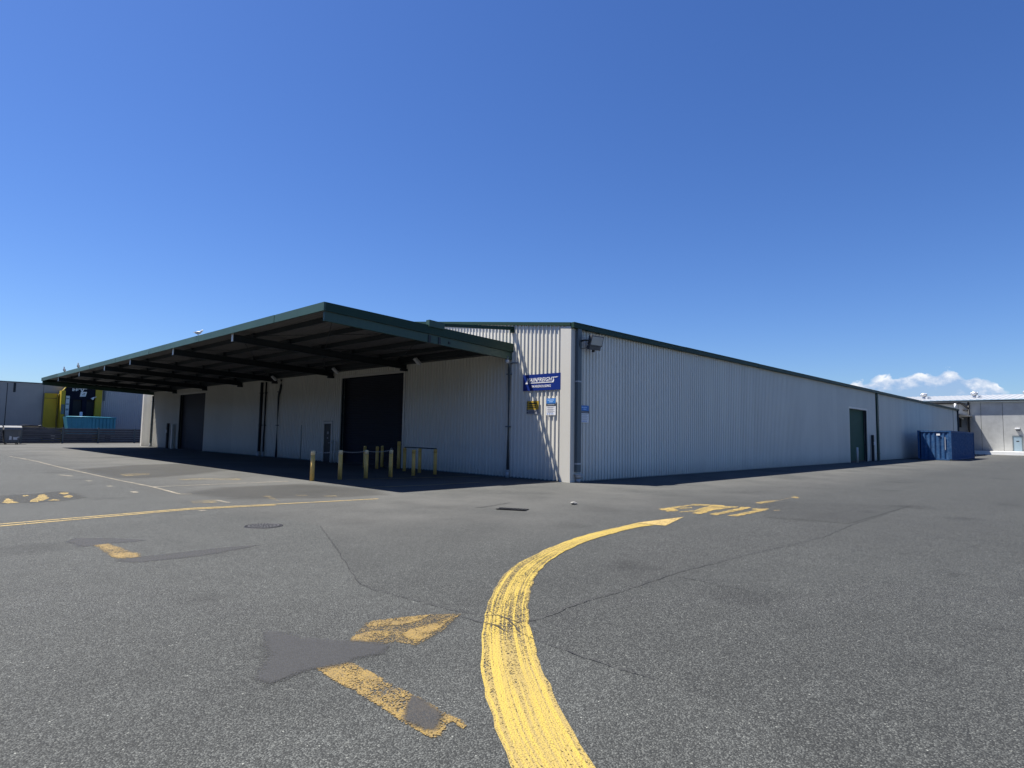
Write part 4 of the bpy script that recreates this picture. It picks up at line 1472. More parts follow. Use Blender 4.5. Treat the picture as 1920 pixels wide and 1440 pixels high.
def notice(axis, c, zb, w, label):
    """tall notice: blue header, black band, white list"""
    s = thing('safety_notice', label, 'sign', (-0.05, c, zb) if axis == 'f' else (c, -0.05, zb))
    hgt = 0.61
    def bx(b, t0, t1, z0, z1, d0, d1, m):
        if axis == 'f':
            b.box(-d1, -d0, c - t1, c - t0, zb + z0, zb + z1, m)
        else:
            b.box(c + t0, c + t1, -d1, -d0, zb + z0, zb + z1, m)
    b = MB()
    bx(b, -w / 2, w / 2, 0, hgt, 0.036, 0.046, 'sign_white')
    bx(b, -w / 2 + .002, w / 2 - .002, 0.42, hgt - .002, 0.0465, 0.049, 'sign_lightblue')
    bx(b, -w / 2 + .002, w / 2 - .002, 0.335, 0.418, 0.0465, 0.049, 'sign_black')
    b.build('panel', None, s)
    b = MB()
    x = -w / 2 + 0.06
    for ws in (0.11, 0.08, 0.09):
        bx(b, x, x + ws, 0.525, 0.56, 0.0495, 0.051, 'pale_blue')
        x += ws + 0.012
    bx(b, -0.09, 0.09, 0.465, 0.495, 0.0495, 0.051, 'pale_blue')
    bx(b, -w / 2 + .05, w / 2 - .05, 0.36, 0.395, 0.0495, 0.051, 'sign_grey')
    for k, z in enumerate((0.29, 0.26, 0.21, 0.18, 0.13, 0.10)):
        bx(b, -w / 2 + .05, w / 2 - (.05 if k % 2 == 0 else .12), z, z + 0.012, 0.0465, 0.0485, 'sign_grey')
    for x in (-0.17, -0.09, -0.01, 0.07):
        bx(b, x, x + 0.04, 0.03, 0.07, 0.0465, 0.0485, 'sign_lightblue')
    b.build('print', None, s)


notice('f', 0.845, 2.335, 0.44, 'sunlit blue and white notice under the right end of the company sign')
notice('s', 0.77, 2.09, 0.49, 'shaded blue and white notice on the long side wall by the corner downpipe')

# floodlight on the side wall
fl = thing('floodlight', 'large grey floodlight on a bracket under the side gutter', 'floodlight', (0.6, -0.05, 4.95))
T = Matrix.Translation((0.92, -0.42, 5.02)) @ Matrix.Rotation(rad(-10), 4, 'Z') @ Matrix.Rotation(rad(16), 4, 'X')
b = MB()
b.box(-0.30, 0.30, -0.05, 0.03, -0.19, 0.19, 'lamp_body', T, bev=0.012)
for k in range(9):
    x = -0.26 + k * 0.065
    b.box(x - 0.008, x + 0.008, 0.03, 0.13, -0.16, 0.16, 'lamp_body', T)
b.box(-0.27, 0.27, -0.03, 0.12, -0.34, -0.195, 'lamp_body', T, bev=0.015)
b.box(-0.06, 0.02, -0.01, 0.05, -0.42, -0.341, 'black', T)
b.build('housing', None, fl)
b = MB()
b.box(-0.26, 0.26, -0.056, -0.051, -0.15, 0.15, 'lamp_glass', T)
b.build('glass', None, fl)
b = MB()
b.box(0.36, 0.42, -0.07, -0.03, 4.78, 5.20, 'black')
b.tube([(0.39, -0.06, 4.98), (0.40, -0.30, 4.99), (0.62, -0.40, 5.0)], 0.03, 8, 'black')
b.build('bracket', None, fl)
b = MB()
b.tube([(0.62, -0.35, 4.95), (0.5, -0.3, 4.72), (0.34, -0.16, 4.70), (0.26, -0.20, 4.85), (0.30, -0.2, 4.98)], 0.012, 8, 'black')
b.build('cable', None, fl)

# small lamps under the canopy
lroot = thing('wall_lamp', '', 'lamp', (0, 0, 0), 'lamps under the canopy')
b = MB()
T = Matrix.Rotation(rad(40), 4, 'Y')
b.box(-0.20, 0.16, -0.10, 0.10, -0.05, 0.05, 'white_plastic', T, bev=0.01)
b.build('housing', None, lroot)
b = MB()
b.box(0.0, 0.03, -0.02, 0.02, 0.03, 0.24, 'dark_steel')
b.build('bracket', None, lroot)


def dup(root, loc, rotz=0.0, label=None):
    r = root.copy()
    C.objects.link(r)
    r.location = loc
    r.rotation_euler = (0, 0, rotz)
    if label:
        r['label'] = label
    for ch in list(root.children):
        c = ch.copy()
        C.objects.link(c)
        c.parent = r
        c.matrix_parent_inverse = ch.matrix_parent_inverse.copy()
        for g in ch.children:
            d = g.copy()
            C.objects.link(d)
            d.parent = c
            d.matrix_parent_inverse = g.matrix_parent_inverse.copy()
    return r


LY = [(8.1, 4.72), (15.0, 4.72), (22.0, 4.68), (28.4, 4.66), (34.7, 4.66), (41.6, 4.66)]
LL = ['white lamp under the canopy nearest the open end, past the big dark shutter',
      'white lamp under the canopy above the left edge of the big dark shutter',
      'white lamp under the canopy above the bent downpipe',
      'white lamp under the canopy left of the pair of dark downpipes',
      'white lamp under the canopy above the right edge of the far shutter',
      'white lamp under the canopy farthest along, left of the far shutter']
for i, (y, z) in enumerate(LY):
    o = lroot if i == 0 else dup(lroot, (-0.55, y, z))
    o.location = (-0.55, y, z)
    o['label'] = LL[i]

# ------------------------------------------------------------------ bollards, chain and rail
def bollard(name, h, r, mats, cap=False):
    root = thing(name, '', 'bollard', (0, 0, 0), 'bollards guarding the roller door')
    b = MB()
    b.lathe([(r, 0.0), (r, h * 0.86)], 20, mats[0])
    b.build('post', None, root)
    b = MB()
    b.lathe([(r * 1.001, h * 0.86), (r * 1.001, h - 0.02), (r * 0.9, h), (r * 0.25, h + 0.012)], 20, mats[1])
    b.build('cap', None, root)
    if cap:
        b = MB()
        b.tube([(0, -0.05, h), (0, -0.05, h + 0.05), (0, 0, h + 0.075), (0, 0.05, h + 0.05), (0, 0.05, h)], 0.009, 8, 'chain')
        b.build('ring', None, root)
    return root


bA = bollard('bollard', 0.98, 0.072, ('bollard', 'bollard_pale'))
bB = bollard('bollard', 0.98, 0.070, ('bollard', 'bollard'))
bC = bollard('bollard', 0.98, 0.072, ('bollard', 'bollard_pale'), cap=True)
bD = bollard('bollard', 1.21, 0.075, ('bollard', 'bollard'))
bE = bollard('bollard', 1.17, 0.06, ('bollard_white', 'bollard_white'))
BL = [(bA, (-6.79, 5.31), 'leftmost yellow bollard with a bleached top, at the edge of the canopy shade'),
      (bA, (-5.72, 5.40), 'second yellow bollard from the left in the front row'),
      (bA, (-4.70, 5.40), 'third yellow bollard from the left in the front row'),
      (bC, (-3.65, 5.41), 'fourth bollard of the front row, with a chain ring on its top'),
      (bB, (-2.53, 5.54), 'fifth bollard of the front row, yellow all over'),
      (bB, (-1.34, 5.72), 'rightmost yellow bollard, at the end of the dark rail'),
      (bB, (-1.29, 6.78), 'yellow bollard under the middle of the dark rail'),
      (bB, (-1.21, 7.93), 'yellow bollard at the inner end of the dark rail'),
      (bD, (-0.30, 9.62), 'tallest yellow bollard, against the right jamb of the big shutter'),
      (bB, (-1.25, 9.91), 'orange-yellow bollard standing alone before the big shutter'),
      (bB, (-0.30, 10.93), 'thin far bollard close against the big shutter'),
      (bB, (-1.25, 10.9), 'bollard mostly hidden behind the third one of the front row'),
      (bE, (-0.29, 15.51), 'whitish bollard beside the personnel door')]
seen = set()
for root, (x, y), lab in BL:
    if root.name not in seen:
        seen.add(root.name)
        o = root
        o.location = (x, y, 0)
    else:
        o = dup(root, (x, y, 0), random.uniform(0, 6.28))
    o['label'] = lab
# thin white post
b = MB()
b.lathe([(0.03, 0), (0.03, 1.12), (0.01, 1.13)], 12, 'bollard_white', (-0.2, 15.34, 0))
b.cyl((-0.2, 15.34, 0.01), (-0.2, 15.34, 0.02), 0.07, 12, m='bollard_white')
tag(b.build('guard_post', None), 'thin white post by the left jamb of the big shutter', 'post')


def chain_between(p, q, sag, name, label, group):
    b = MB()
    n = 26
    pts = []
    for k in range(n + 1):
        t = k / n
        a = Vector(p).lerp(Vector(q), t)
        a.z -= sag * 4 * t * (1 - t)
        pts.append(a)
    for k, (a, c) in enumerate(zip(pts, pts[1:])):
        d = (c - a)
        w = Vector((0, 0, 0.014)) if k % 2 else Vector((0.0, 0.014, 0))
        e = d.normalized() * 0.006
        b.tube([a - e, a + d * 0.2 + w, c - d * 0.2 + w, c + e, c - d * 0.2 - w, a + d * 0.2 - w, a - e * 0.9], 0.0055, 5, 'chain')
    return tag(b.build(name, None), label, 'chain', group)


chain_between((-6.79, 5.31, 0.96), (-5.72, 5.40, 0.96), 0.05, 'chain', 'steel chain between the leftmost two front bollards', 'chains on the front bollards')
chain_between((-5.72, 5.40, 0.96), (-4.70, 5.40, 0.96), 0.05, 'chain', 'steel chain between the second and third front bollards', 'chains on the front bollards')
chain_between((-4.70, 5.40, 0.96), (-3.65, 5.41, 0.98), 0.05, 'chain', 'steel chain between the third and fourth front bollards', 'chains on the front bollards')
b = MB()
b.tube([(-1.21, 7.93, 1.005), (-1.29, 6.78, 1.01), (-1.34, 5.66, 1.005)], 0.022, 8, 'dark_steel')
tag(b.build('rail', None), 'dark rail laid across the tops of three bollards right of the big shutter', 'rail')


# control posts at the doors
def control_post(loc, axis, label):
    x, y = loc
    r = thing('control_post', label, 'post', (x, y, 0), 'control posts beside roller doors')
    b = MB()
    b.box(x - 0.09, x + 0.09, y - 0.09, y + 0.09, 0, 2.03, 'dark_steel', bev=0.01)
    b.build('post', None, r)
    b = MB()
    if axis == 'f':
        b.box(x - 0.16, x - 0.092, y - 0.09, y + 0.09, 1.25, 1.5, 'white_plastic', bev=0.01)
    else:
        b.box(x - 0.09, x + 0.09, y - 0.16, y - 0.092, 1.25, 1.5, 'white_plastic', bev=0.01)
    b.build('control_box', None, r)
    return r


control_post((-0.25, 41.5), 'f', 'dark post with a pale box left of the far canopy shutter')
control_post((37.2, -0.2), 's', 'dark green post with a pale control box right of the side shutter')
b = MB()
b.box(-0.30, -0.14, 40.3, 40.62, 0, 1.95, 'flash', bev=0.01)
tag(b.build('guard_post', None), 'pale square post against the far canopy shutter', 'post')
b = MB()
b.lathe([(0.075, 0), (0.075, 1.08), (0.02, 1.10)], 14, 'bollard_white', (32.5, -0.35, 0))
tag(b.build('bollard', None), 'grey bollard at the left jamb of the side shutter', 'bollard')

# ------------------------------------------------------------------ gulls on the canopy edge
def gull(loc, rz, label, up=0.0):
    x, y, z = loc
    r = thing('gull', label, 'bird', (x, y, z), 'gulls on the canopy edge')
    R_ = Matrix.Translation((x, y, z)) @ Matrix.Rotation(rz, 4, 'Z') @ Matrix.Translation((0, 0, 0.13)) @ Matrix.Rotation(-up, 4, 'Y')
    b = MB()
    prof = [(-0.17, 0.012), (-0.12, 0.04), (-0.04, 0.062), (0.04, 0.066), (0.10, 0.052), (0.14, 0.036), (0.17, 0.037), (0.20, 0.034), (0.225, 0.014), (0.26, 0.004)]
    lift = [0.01, 0.005, 0, 0, 0.012, 0.045, 0.075, 0.085, 0.082, 0.075]
    b.tube([R_ @ Vector((px, 0, lz)) for (px, _), lz in zip(prof, lift)], [q for _, q in prof], 12, 'gull_white')
    b.build('body', None, r)
    b = MB()
    for sgn in (-1, 1):
        pts = [(0.09, 0.045, 0.02), (0.02, 0.066, 0.035), (-0.08, 0.06, 0.035), (-0.25, 0.02, 0.03), (-0.10, 0.068, -0.01), (0.03, 0.072, -0.015)]
        b.prism([R_ @ Vector((p[0], p[1] * sgn, p[2])) for p in pts], R_.to_3x3() @ Vector((0, 0.01 * sgn, 0)), 'gull_grey')
    b.build_each('wing', None, r)
    b = MB()
    for sgn in (-1, 1):
        b.cyl((R_ @ Vector((0.0, 0.02 * sgn, -0.05))), Vector((x, y, z)) + Vector((0, 0.02 * sgn, 0)), 0.006, 6, m='rust')
    b.build_each('leg', None, r)


gull((-7.95, 13.02, ct(-CD) + 0.005), rad(-60), 'grey and white gull standing alone midway along the canopy edge')
gull((-7.95, 38.5, ct(-CD) + 0.005), rad(-120), 'dark gull with raised head near the far end of the canopy edge', 0.8)
gull((-7.95, 34.3, ct(-CD) + 0.005), rad(-110), 'gull above the third last rafter of the canopy edge', 0.6)


# ------------------------------------------------------------------ blue shipping container by the side wall
def container(name, x0, x1, y0, y1, z1, mat, label, cat, doors=False, corr=0.21, z0=0.0):
    r = thing(name, label, cat, (x0, y0, z0))
    b = MB()
    for X in (x0, x1 - 0.16):
        for Y in (y0, y1 - 0.16):
            b.box(X, X + 0.16, Y, Y + 0.16, z0 + 0.02, z1 - 0.10, mat)
            b.box(X - 0.004, X + 0.165, Y - 0.004, Y + 0.165, z0, z0 + 0.12, 'dark_steel')
            b.box(X - 0.004, X + 0.165, Y - 0.004, Y + 0.165, z1 - 0.12, z1, mat)
    for z in (z0 + 0.02, z1 - 0.13):
        b.box(x0 + 0.165, x1 - 0.165, y0 + 0.004, y0 + 0.10, z, z + 0.12, mat)
        b.box(x0 + 0.165, x1 - 0.165, y1 - 0.10, y1 - 0.004, z, z + 0.12, mat)
        b.box(x0 + 0.004, x0 + 0.10, y0 + 0.165, y1 - 0.165, z, z + 0.12, mat)
        b.box(x1 - 0.10, x1 - 0.004, y0 + 0.165, y1 - 0.165, z, z + 0.12, mat)
    b.build('frame', None, r)
    def wave(fn, lo, hi, nm, out):
        b = MB()
        prev = None
        t = lo
        k = 0
        dep = (0.0, 0.0, 0.036, 0.036)
        step = (corr * 0.32, corr * 0.18, corr * 0.32, corr * 0.18)
        while t < hi:
            v = (b.bm.verts.new(fn(t, out + dep[k % 4], z0 + 0.13)), b.bm.verts.new(fn(t, out + dep[k % 4], z1 - 0.12)))
            if prev:
                b.bm.faces.new((prev[0], v[0], v[1], prev[1]))
            prev = v
            t += step[k % 4]
            k += 1
        return b.build(nm, mat, r)
    wave(lambda t, d, z: (x0 + d, t, z), y0 + 0.16, y1 - 0.15, 'end_panel', 0.03)
    if doors:
        b = MB()
        b.box(x0 + 0.16, x1 - 0.16, y0 + 0.03, y0 + 0.07, z0 + 0.13, z1 - 0.12, mat)
        b.build('side_panel', None, r)
    else:
        wave(lambda t, d, z: (t, y0 + d, z), x0 + 0.16, x1 - 0.15, 'side_panel', 0.03)
    wave(lambda t, d, z: (x1 - d, t, z), y0 + 0.16, y1 - 0.15, 'end_panel', 0.03)
    wave(lambda t, d, z: (t, y1 - d, z), x0 + 0.16, x1 - 0.15, 'side_panel', 0.03)
    b = MB()
    b.box(x0 + 0.05, x1 - 0.05, y0 + 0.05, y1 - 0.05, z1 - 0.05, z1 - 0.03, mat)
    b.build('roof_panel', None, r)
    return r


cont = container('shipping_container', 46.8, 58.99, -3.77, -1.33, 2.55, 'container_blue', 'faded blue shipping container standing beside the side wall', 'container', corr=0.34)
b = MB()
b.box(46.795, 46.80, -2.98, -2.72, 2.12, 2.28, 'sign_white')
b.build('sticker', None, cont)
b = MB()
b.box(46.80, 46.822, -3.36, -3.30, 0.9, 2.0, 'sign_grey')
b.build('scrape', None, cont)

# ------------------------------------------------------------------ right-hand concrete building
RBX = 88.0
rb = thing('concrete_building', 'pale precast concrete building with a low white roof beyond the container', 'building', (RBX, -5, 0))
edges = [-60, -50.6, -41.3, -32, -22.5, -13.0, -8.1, -3.23, -0.89, 1.6, 6.4, 11, 18, 26, 34]
for a, c in zip(edges, edges[1:]):
    b = MB()
    dx = random.uniform(0, 0.012)
    b.box(RBX + dx, RBX + 0.3, a + 0.02, c - 0.02, 0.46, 7.05, bev=0.012)
    b.build('wall_panel', 'concrete', rb)
b = MB()
b.box(RBX + 0.06, RBX + 0.35, -60, 34, 0.3, 7.0)
b.build('panel_joint_backing', 'dark_steel', rb)
b = MB()
prev = None
yy = -60.5
while yy < 34.5:
    for t, o in ((0, 0), (0.5, 0), (0.56, 0.05), (0.70, 0.05)):
        v = (b.bm.verts.new((RBX - 0.32, yy + t, 7.38 + o)), b.bm.verts.new((RBX + 16, yy + t, 8.95 + o)))
        if prev:
            b.bm.faces.new((prev[0], v[0], v[1], prev[1]))
        prev = v
    yy += 0.76
b.build('roof', 'white_roof', rb)
b = MB()
b.box(RBX - 0.44, RBX - 0.2, -60.5, 34.5, 7.12, 7.30)
b.build('gutter', 'dark_steel', rb)
b = MB()
b.box(RBX - 0.40, RBX - 0.02, -60.5, 34.5, 7.06, 7.11)
b.build('soffit', 'concrete', rb)
b = MB()
b.box(RBX - 3.6, RBX + 0.5, -60, 34, 0, 0.44)
b.build('dock_slab', 'kerb', rb)
# door with its plate and frame
b = MB()
b.box(RBX - 0.03, RBX + 0.0, -5.08, -4.23, 0.46, 2.40)
d_ = b.build('door', 'door_blue', rb)
b = MB()
for q in ((-4.23, -4.13), (-5.18, -5.08)):
    b.box(RBX - 0.06, RBX - 0.002, q[0], q[1], 0.46, 2.5)
b.box(RBX - 0.06, RBX - 0.002, -5.08, -4.23, 2.40, 2.5)
b.build_each('door_frame', 'pipe', d_)
b = MB()
b.box(RBX - 0.036, RBX - 0.031, -4.82, -4.52, 1.72, 1.85)
b.build_each('notice', 'sign_black', d_)
# rainwater pipes
b = MB()
b.tube([(RBX - 0.2, 0.42, 0.46), (RBX - 0.2, 0.42, 7.15)], 0.12, 12)
b.build('downpipe', 'black', rb)
b = MB()
b.tube([(RBX - 0.25, 6.0, 6.95), (RBX - 0.25, 1.35, 6.95), (RBX - 0.25, 1.2, 6.9), (RBX - 0.25, 0.6, 6.35), (RBX - 0.22, 0.42, 6.2)], 0.14, 12)
b.build('downpipe', 'black', rb)
b = MB()
b.tube([(RBX - 0.22, 0.42, 5.9), (RBX - 0.25, 0.7, 5.88), (RBX - 0.25, 0.95, 5.92), (RBX - 0.25, 1.05, 6.15)], 0.10, 10)
b.build('downpipe', 'black', rb)
b = MB()
b.box(RBX - 0.3, RBX - 0.02, 1.30, 1.55, 3.6, 5.4)
b.build('conduit_box', 'black', rb)
# link awning between the two buildings
b = MB()
b.box(WX + 0.1, RBX - 0.02, 0.0, 9.0, 5.05, 5.17)
b.build('link_awning', 'concrete', rb)

wl = thing('wall_light', 'white wall light above the pale blue door', 'lamp', (RBX - 0.2, -4.7, 3.3))
b = MB()
b.box(RBX - 0.30, RBX - 0.01, -4.95, -4.45, 3.38, 3.56, 'white_plastic', bev=0.02)
b.build('housing', None, wl)
b = MB()
b.box(RBX - 0.22, RBX - 0.01, -5.0, -4.6, 3.16, 3.37, 'lamp_body', bev=0.02)
b.build('reflector', None, wl)
wl2 = thing('wall_light', 'white lamp on a dark arm at the far end of the side wall', 'lamp', (RBX - 1, 1.4, 5))
b = MB()
T = Matrix.Translation((RBX - 0.9, 1.22, 4.9)) @ Matrix.Rotation(rad(35), 4, 'X')
b.box(-0.15, 0.15, -0.3, 0.3, -0.07, 0.07, 'white_plastic', T, bev=0.02)
b.build('housing', None, wl2)
b = MB()
b.tube([(RBX - 0.02, 1.45, 5.35), (RBX - 0.5, 1.42, 5.45), (RBX - 0.9, 1.35, 5.05)], 0.05, 8, 'black')
b.build('arm', None, wl2)


def vent(x, y, z, label):
    r = thing('roof_vent', label, 'vent', (x, y, z), 'whirling vents on the white roof')
    b = MB()
    b.lathe([(0.22, -0.15), (0.20, 0.35)], 16, 'zinc', (x, y, z))
    b.build('throat', None, r)
    b = MB()
    b.lathe([(0.24, 0.30), (0.40, 0.45), (0.44, 0.62), (0.36, 0.80), (0.14, 0.90)], 18, 'zinc', (x, y, z))
    for k in range(18):
        a = 2 * math.pi * k / 18
        b.tube([(x + math.cos(a) * q, y + math.sin(a) * q, z + h) for q, h in ((0.26, 0.32), (0.42, 0.46), (0.46, 0.62), (0.37, 0.80))], 0.012, 4, 'zinc')
    b.build('turbine', None, r)
    b = MB()
    b.box(x + 0.1, x + 0.9, y - 0.75, y - 0.45, z - 0.05, z + 0.32, 'zinc')
    b.build('flashing_box', None, r)


vent(RBX + 6, 6.7, 8.0, 'round roof vent nearest the grey warehouse')
vent(RBX + 6, 0.5, 8.0, 'round roof vent in the middle of the three')
vent(RBX + 6, -5.4, 8.0, 'round roof vent at the right edge of the view')

# ------------------------------------------------------------------ left: barrier, cars, dock building
# long low barrier of dark boards between steel posts
fr = thing('barrier_fence', 'low dark barrier of horizontal boards between grey posts across the yard end', 'fence', (-3, 58, 0))
A0, A1 = Vector((-13.8, 56.0)), Vector((12.0, 62.6))
dirv = (A1 - A0).normalized()
nv = Vector((dirv.y, -dirv.x))
angf = math.atan2(dirv.y, dirv.x)
FL = (A1 - A0).length
posts = []
def fat(x):
    t = (x - A0.x) / dirv.x
    return t
pt = [0.0, fat(-7.55), fat(-4.3), fat(-1.24), fat(2.2), fat(5.5), FL]
for t in pt:
    p = A0 + dirv * t
    T = Matrix.Translation((p.x, p.y, 0)) @ Matrix.Rotation(angf, 4, 'Z')
    b = MB()
    b.box(-0.07, 0.07, -0.10, 0.02, 0, 1.47 if t not in (pt[2], pt[3]) else 1.55, 'pipe', T)
    b.build('fence_post', None, fr)
for a, c in zip(pt, pt[1:]):
    for k in range(6):
        p = A0 + dirv * ((a + c) / 2)
        T = Matrix.Translation((p.x, p.y, 0)) @ Matrix.Rotation(angf, 4, 'Z')
        b = MB()
        h = (c - a) / 2 - 0.075
        z = 0.03 + k * 0.235
        off = random.uniform(-0.008, 0.008)
        b.box(-h, h, 0.03 + off, 0.09 + off, z, z + 0.205, 'barrier', T, bev=0.02)
        b.build('board', None, fr)
    b = MB()
    T = Matrix.Translation((p.x, p.y, 0)) @ Matrix.Rotation(angf, 4, 'Z')
    b.box(-h, h, 0.0, 0.12, 1.435, 1.47, 'barrier_top', T)
    b.build('cap_rail', None, fr)

LBY = 66.0
lb = thing('concrete_building', 'grey precast concrete building behind the barrier on the left', 'building', (-20, LBY, 0))
ed = [-60, -52, -44, -36, -28, -20, -13.9, -7.82, -4.85]
for a, c in zip(ed, ed[1:]):
    b = MB()
    b.box(a + 0.03, c - 0.03, LBY + random.uniform(0, 0.015), LBY + 0.25, 0, 6.0, bev=0.02)
    b.build('wall_panel', 'concrete_dark', lb)
b = MB()
b.box(-60, 9.5, LBY + 0.06, LBY + 0.5, 0, 5.95, 'black')
b.box(-60, -4.85, LBY - 0.05, LBY + 0.55, 6.0, 6.08, 'pipe')
b.build('capping', None, lb)
b = MB()
b.box(-4.85, 9.5, LBY + 0.02, LBY + 0.055, 0, 6.0, 'concrete_dark')
b.box(-60, 9.5, LBY + 0.5, LBY + 18, 5.7, 5.9, 'roof')
b.build('rear_wall', None, lb)
b = MB()
b.box(-7.35, -7.15, LBY - 0.004, LBY - 0.001, 5.0, 5.95)
b.build('stain', 'dark_steel', lb)
# corrugated annexe
cb = thing('corrugated_annexe', 'blue-grey corrugated shed wall right of the yellow dock', 'building', (4, LBY, 0))
b = MB()
cladding(lambda t, o, z: (t, LBY - 0.05 - o * 1.4, z), 0.30, 9.4, lambda t: 0.0, lambda t: 6.6, b)
b.build('wall', 'bluegrey', cb)
b = MB()
b.box(0.42, 0.58, LBY - 0.22, LBY - 0.095, 4.5, 6.4)
b.build('downpipe', 'pipe', cb)
# dock portal
pk = thing('loading_dock', 'yellow and navy painted loading dock portal with white lettering', 'loading dock', (-2, LBY, 0))
b = MB()
b.box(-4.80, -3.72, LBY - 0.30, LBY - 0.06, 0, 5.05, 'yellow_wall')
b.box(-4.80, -3.72, LBY - 0.32, LBY - 0.302, 4.5, 4.54, 'dark_steel')
b.build('side_wall', None, pk)
b = MB()
b.box(-3.55, -3.20, LBY - 1.3, LBY - 0.06, 0, 5.35, 'yellow_wall')
b.build('column', None, pk)
b = MB()
b.tube([(-3.68, LBY - 0.45, 0), (-3.68, LBY - 0.45, 4.75), (-3.6, LBY - 0.5, 4.95), (-3.05, LBY - 0.7, 5.8)], 0.06, 8, 'yellow_wall')
b.build('pipe', None, pk)
b = MB()
b.box(-3.5, -3.24, LBY - 1.42, LBY - 1.302, 2.9, 3.9, 'pipe')
b.build('meter_box', None, pk)
b = MB()
b.box(-3.15, -0.40, LBY - 0.5, LBY - 0.06, 4.5, 6.5, 'navy_wall')
b.box(-3.15, -2.35, LBY - 0.5, LBY - 0.06, 0, 4.5, 'navy_wall')
b.box(-1.55, -1.15, LBY - 0.48, LBY - 0.06, 0, 4.5, 'navy_wall')
b.box(-3.4, 0.5, LBY - 1.6, LBY - 0.5, 6.3, 6.5, 'navy_wall')
b.build('header', None, pk)
b = MB()
b.box(-2.35, -1.55, LBY - 0.2, LBY - 0.1, 0, 4.5, 'black')
b.box(-1.15, -0.40, LBY - 0.2, LBY - 0.1, 0, 4.5, 'black')
b.build_each('opening', None, pk)
b = MB()
b.box(-0.40, 0.22, LBY - 0.6, LBY - 0.06, 0, 6.6, 'yellow_wall')
b.build('column', None, pk)
b = MB()
b.box(-3.0, -2.68, LBY - 0.52, LBY - 0.502, 2.1, 4.85, 'sign_white')
for z, h in ((4.5, 0.12), (3.9, 0.14), (3.3, 0.2), (2.7, 0.1)):
    b.box(-2.97, -2.72, LBY - 0.525, LBY - 0.521, z, z + h, 'sign_grey')
b.build('white_board', None, pk)
b = MB()
Y_ = LBY - 0.502
def bar(x0, x1, z0, z1, m='sign_white'):
    b.box(x0, x1, Y_ - 0.02, Y_, z0, z1, m)
for x0, x1, z0, z1 in ((-2.5, -2.43, 5.38, 5.68), (-2.40, -2.33, 5.38, 5.68), (-2.33, -2.24, 5.5, 5.56), (-2.2, -2.1, 5.4, 5.68), (-2.06, -1.98, 5.45, 5.68),
                       (-1.95, -1.82, 5.6, 5.68), (-1.62, -1.2, 5.64, 5.7)):
    bar(x0, x1, z0, z1)
b.prism([(-1.82, Y_, 5.70), (-1.70, Y_, 5.70), (-1.62, Y_, 5.48), (-1.50, Y_, 5.70), (-1.40, Y_, 5.70), (-1.58, Y_, 5.32), (-1.66, Y_, 5.32)], (0, -0.02, 0), 'sign_white')
b.build('lettering', None, pk)
b = MB()
b.prism([(-1.80, Y_, 4.82), (-1.28, Y_, 4.86), (-1.18, Y_, 5.36), (-1.72, Y_, 5.34)], (0, -0.02, 0), 'sign_white')
b.box(-1.6, -1.34, Y_ - 0.026, Y_ - 0.021, 5.0, 5.06, 'navy_wall')
b.box(-1.5, -1.32, Y_ - 0.026, Y_ - 0.021, 5.14, 5.2, 'navy_wall')
b.build('poster', None, pk)
dl = thing('wall_light', 'white swan-neck lamp beside the yellow dock column', 'lamp', (-0.5, LBY - 1, 4.6))
b = MB()
b.tube([(-0.42, LBY - 0.55, 4.75), (-0.42, LBY - 0.9, 4.85), (-0.6, LBY - 1.0, 4.8), (-0.75, LBY - 1.0, 4.65)], 0.04, 8, 'white_plastic')
b.build('arm', None, dl)
b = MB()
b.cyl((-0.62, LBY - 1.0, 4.78), (-0.80, LBY - 1.0, 4.58), 0.06, 12, 0.17, 'white_plastic')
b.build('shade', None, dl)
# white jug-like post behind the skip
b = MB()
b.lathe([(0.14, 1.2), (0.14, 3.15), (0.05, 3.2)], 12, 'white_plastic', (-1.75, 64.6, 0))
tag(b.build('white_post', None), 'white post sticking up behind the teal skip', 'post')

# teal open-top skip behind the barrier
sk = thing('skip', 'teal steel skip with ribbed sides behind the barrier', 'skip', (-1.3, 62, 0))
b = MB()
zt, zb = 2.62, 0.9
sx0, sx1, sxc, sy0, sy1 = -3.36, 1.10, -1.33, 62.0, 64.4
b.hexa([(sx0 + 0.28, sy0 + 0.6, zb), (sxc, sy0, zb), (sxc, sy1, zb), (sx0 + 0.28, sy1, zb), (sx0, sy0 + 0.6, zt), (sxc, sy0, zt), (sxc, sy1, zt), (sx0, sy1, zt)], 'teal')
b.build('body', None, sk)
b = MB()
b.hexa([(sxc, sy0, zb), (sx1, sy0 + 1.0, zb), (sx1, sy1, zb), (sxc, sy1, zb), (sxc, sy0, zt - 0.02), (sx1, sy0 + 1.0, zt - 0.02), (sx1, sy1, zt - 0.02), (sxc, sy1, zt - 0.02)], 'teal')
b.build('body', None, sk)
b = MB()
for k in range(7):
    t = (k + 0.5) / 7
    x = sxc + (sx1 - sxc) * t
    y = sy0 + 1.0 * t
    b.box(x - 0.05, x + 0.05, y - 0.09, y + 0.02, zb, zt - 0.1, 'teal')
for k in range(4):
    t = (k + 0.5) / 4
    x = sx0 + 0.15 + (sxc - sx0 - 0.15) * t
    y = sy0 + 0.6 - 0.6 * t
    b.box(x - 0.05, x + 0.05, y - 0.07, y + 0.02, zb, zt - 0.1, 'teal')
b.build_each('rib', None, sk)
b = MB()
b.tube([(sx0 - 0.03, sy0 + 0.55, zt), (sxc, sy0 - 0.05, zt), (sx1 + 0.03, sy0 + 0.95, zt - 0.02)], 0.06, 8, 'teal')
b.build('rim', None, sk)
b = MB()
for x, y in ((sx0 + 0.6, sy0 + 1.2), (sx1 - 0.4, sy1 - 0.4), (sxc, sy0 + 0.5)):
    b.box(x - 0.2, x + 0.2, y - 0.2, y + 0.3, 0, zb, 'dark_steel')
b.build_each('skid', None, sk)


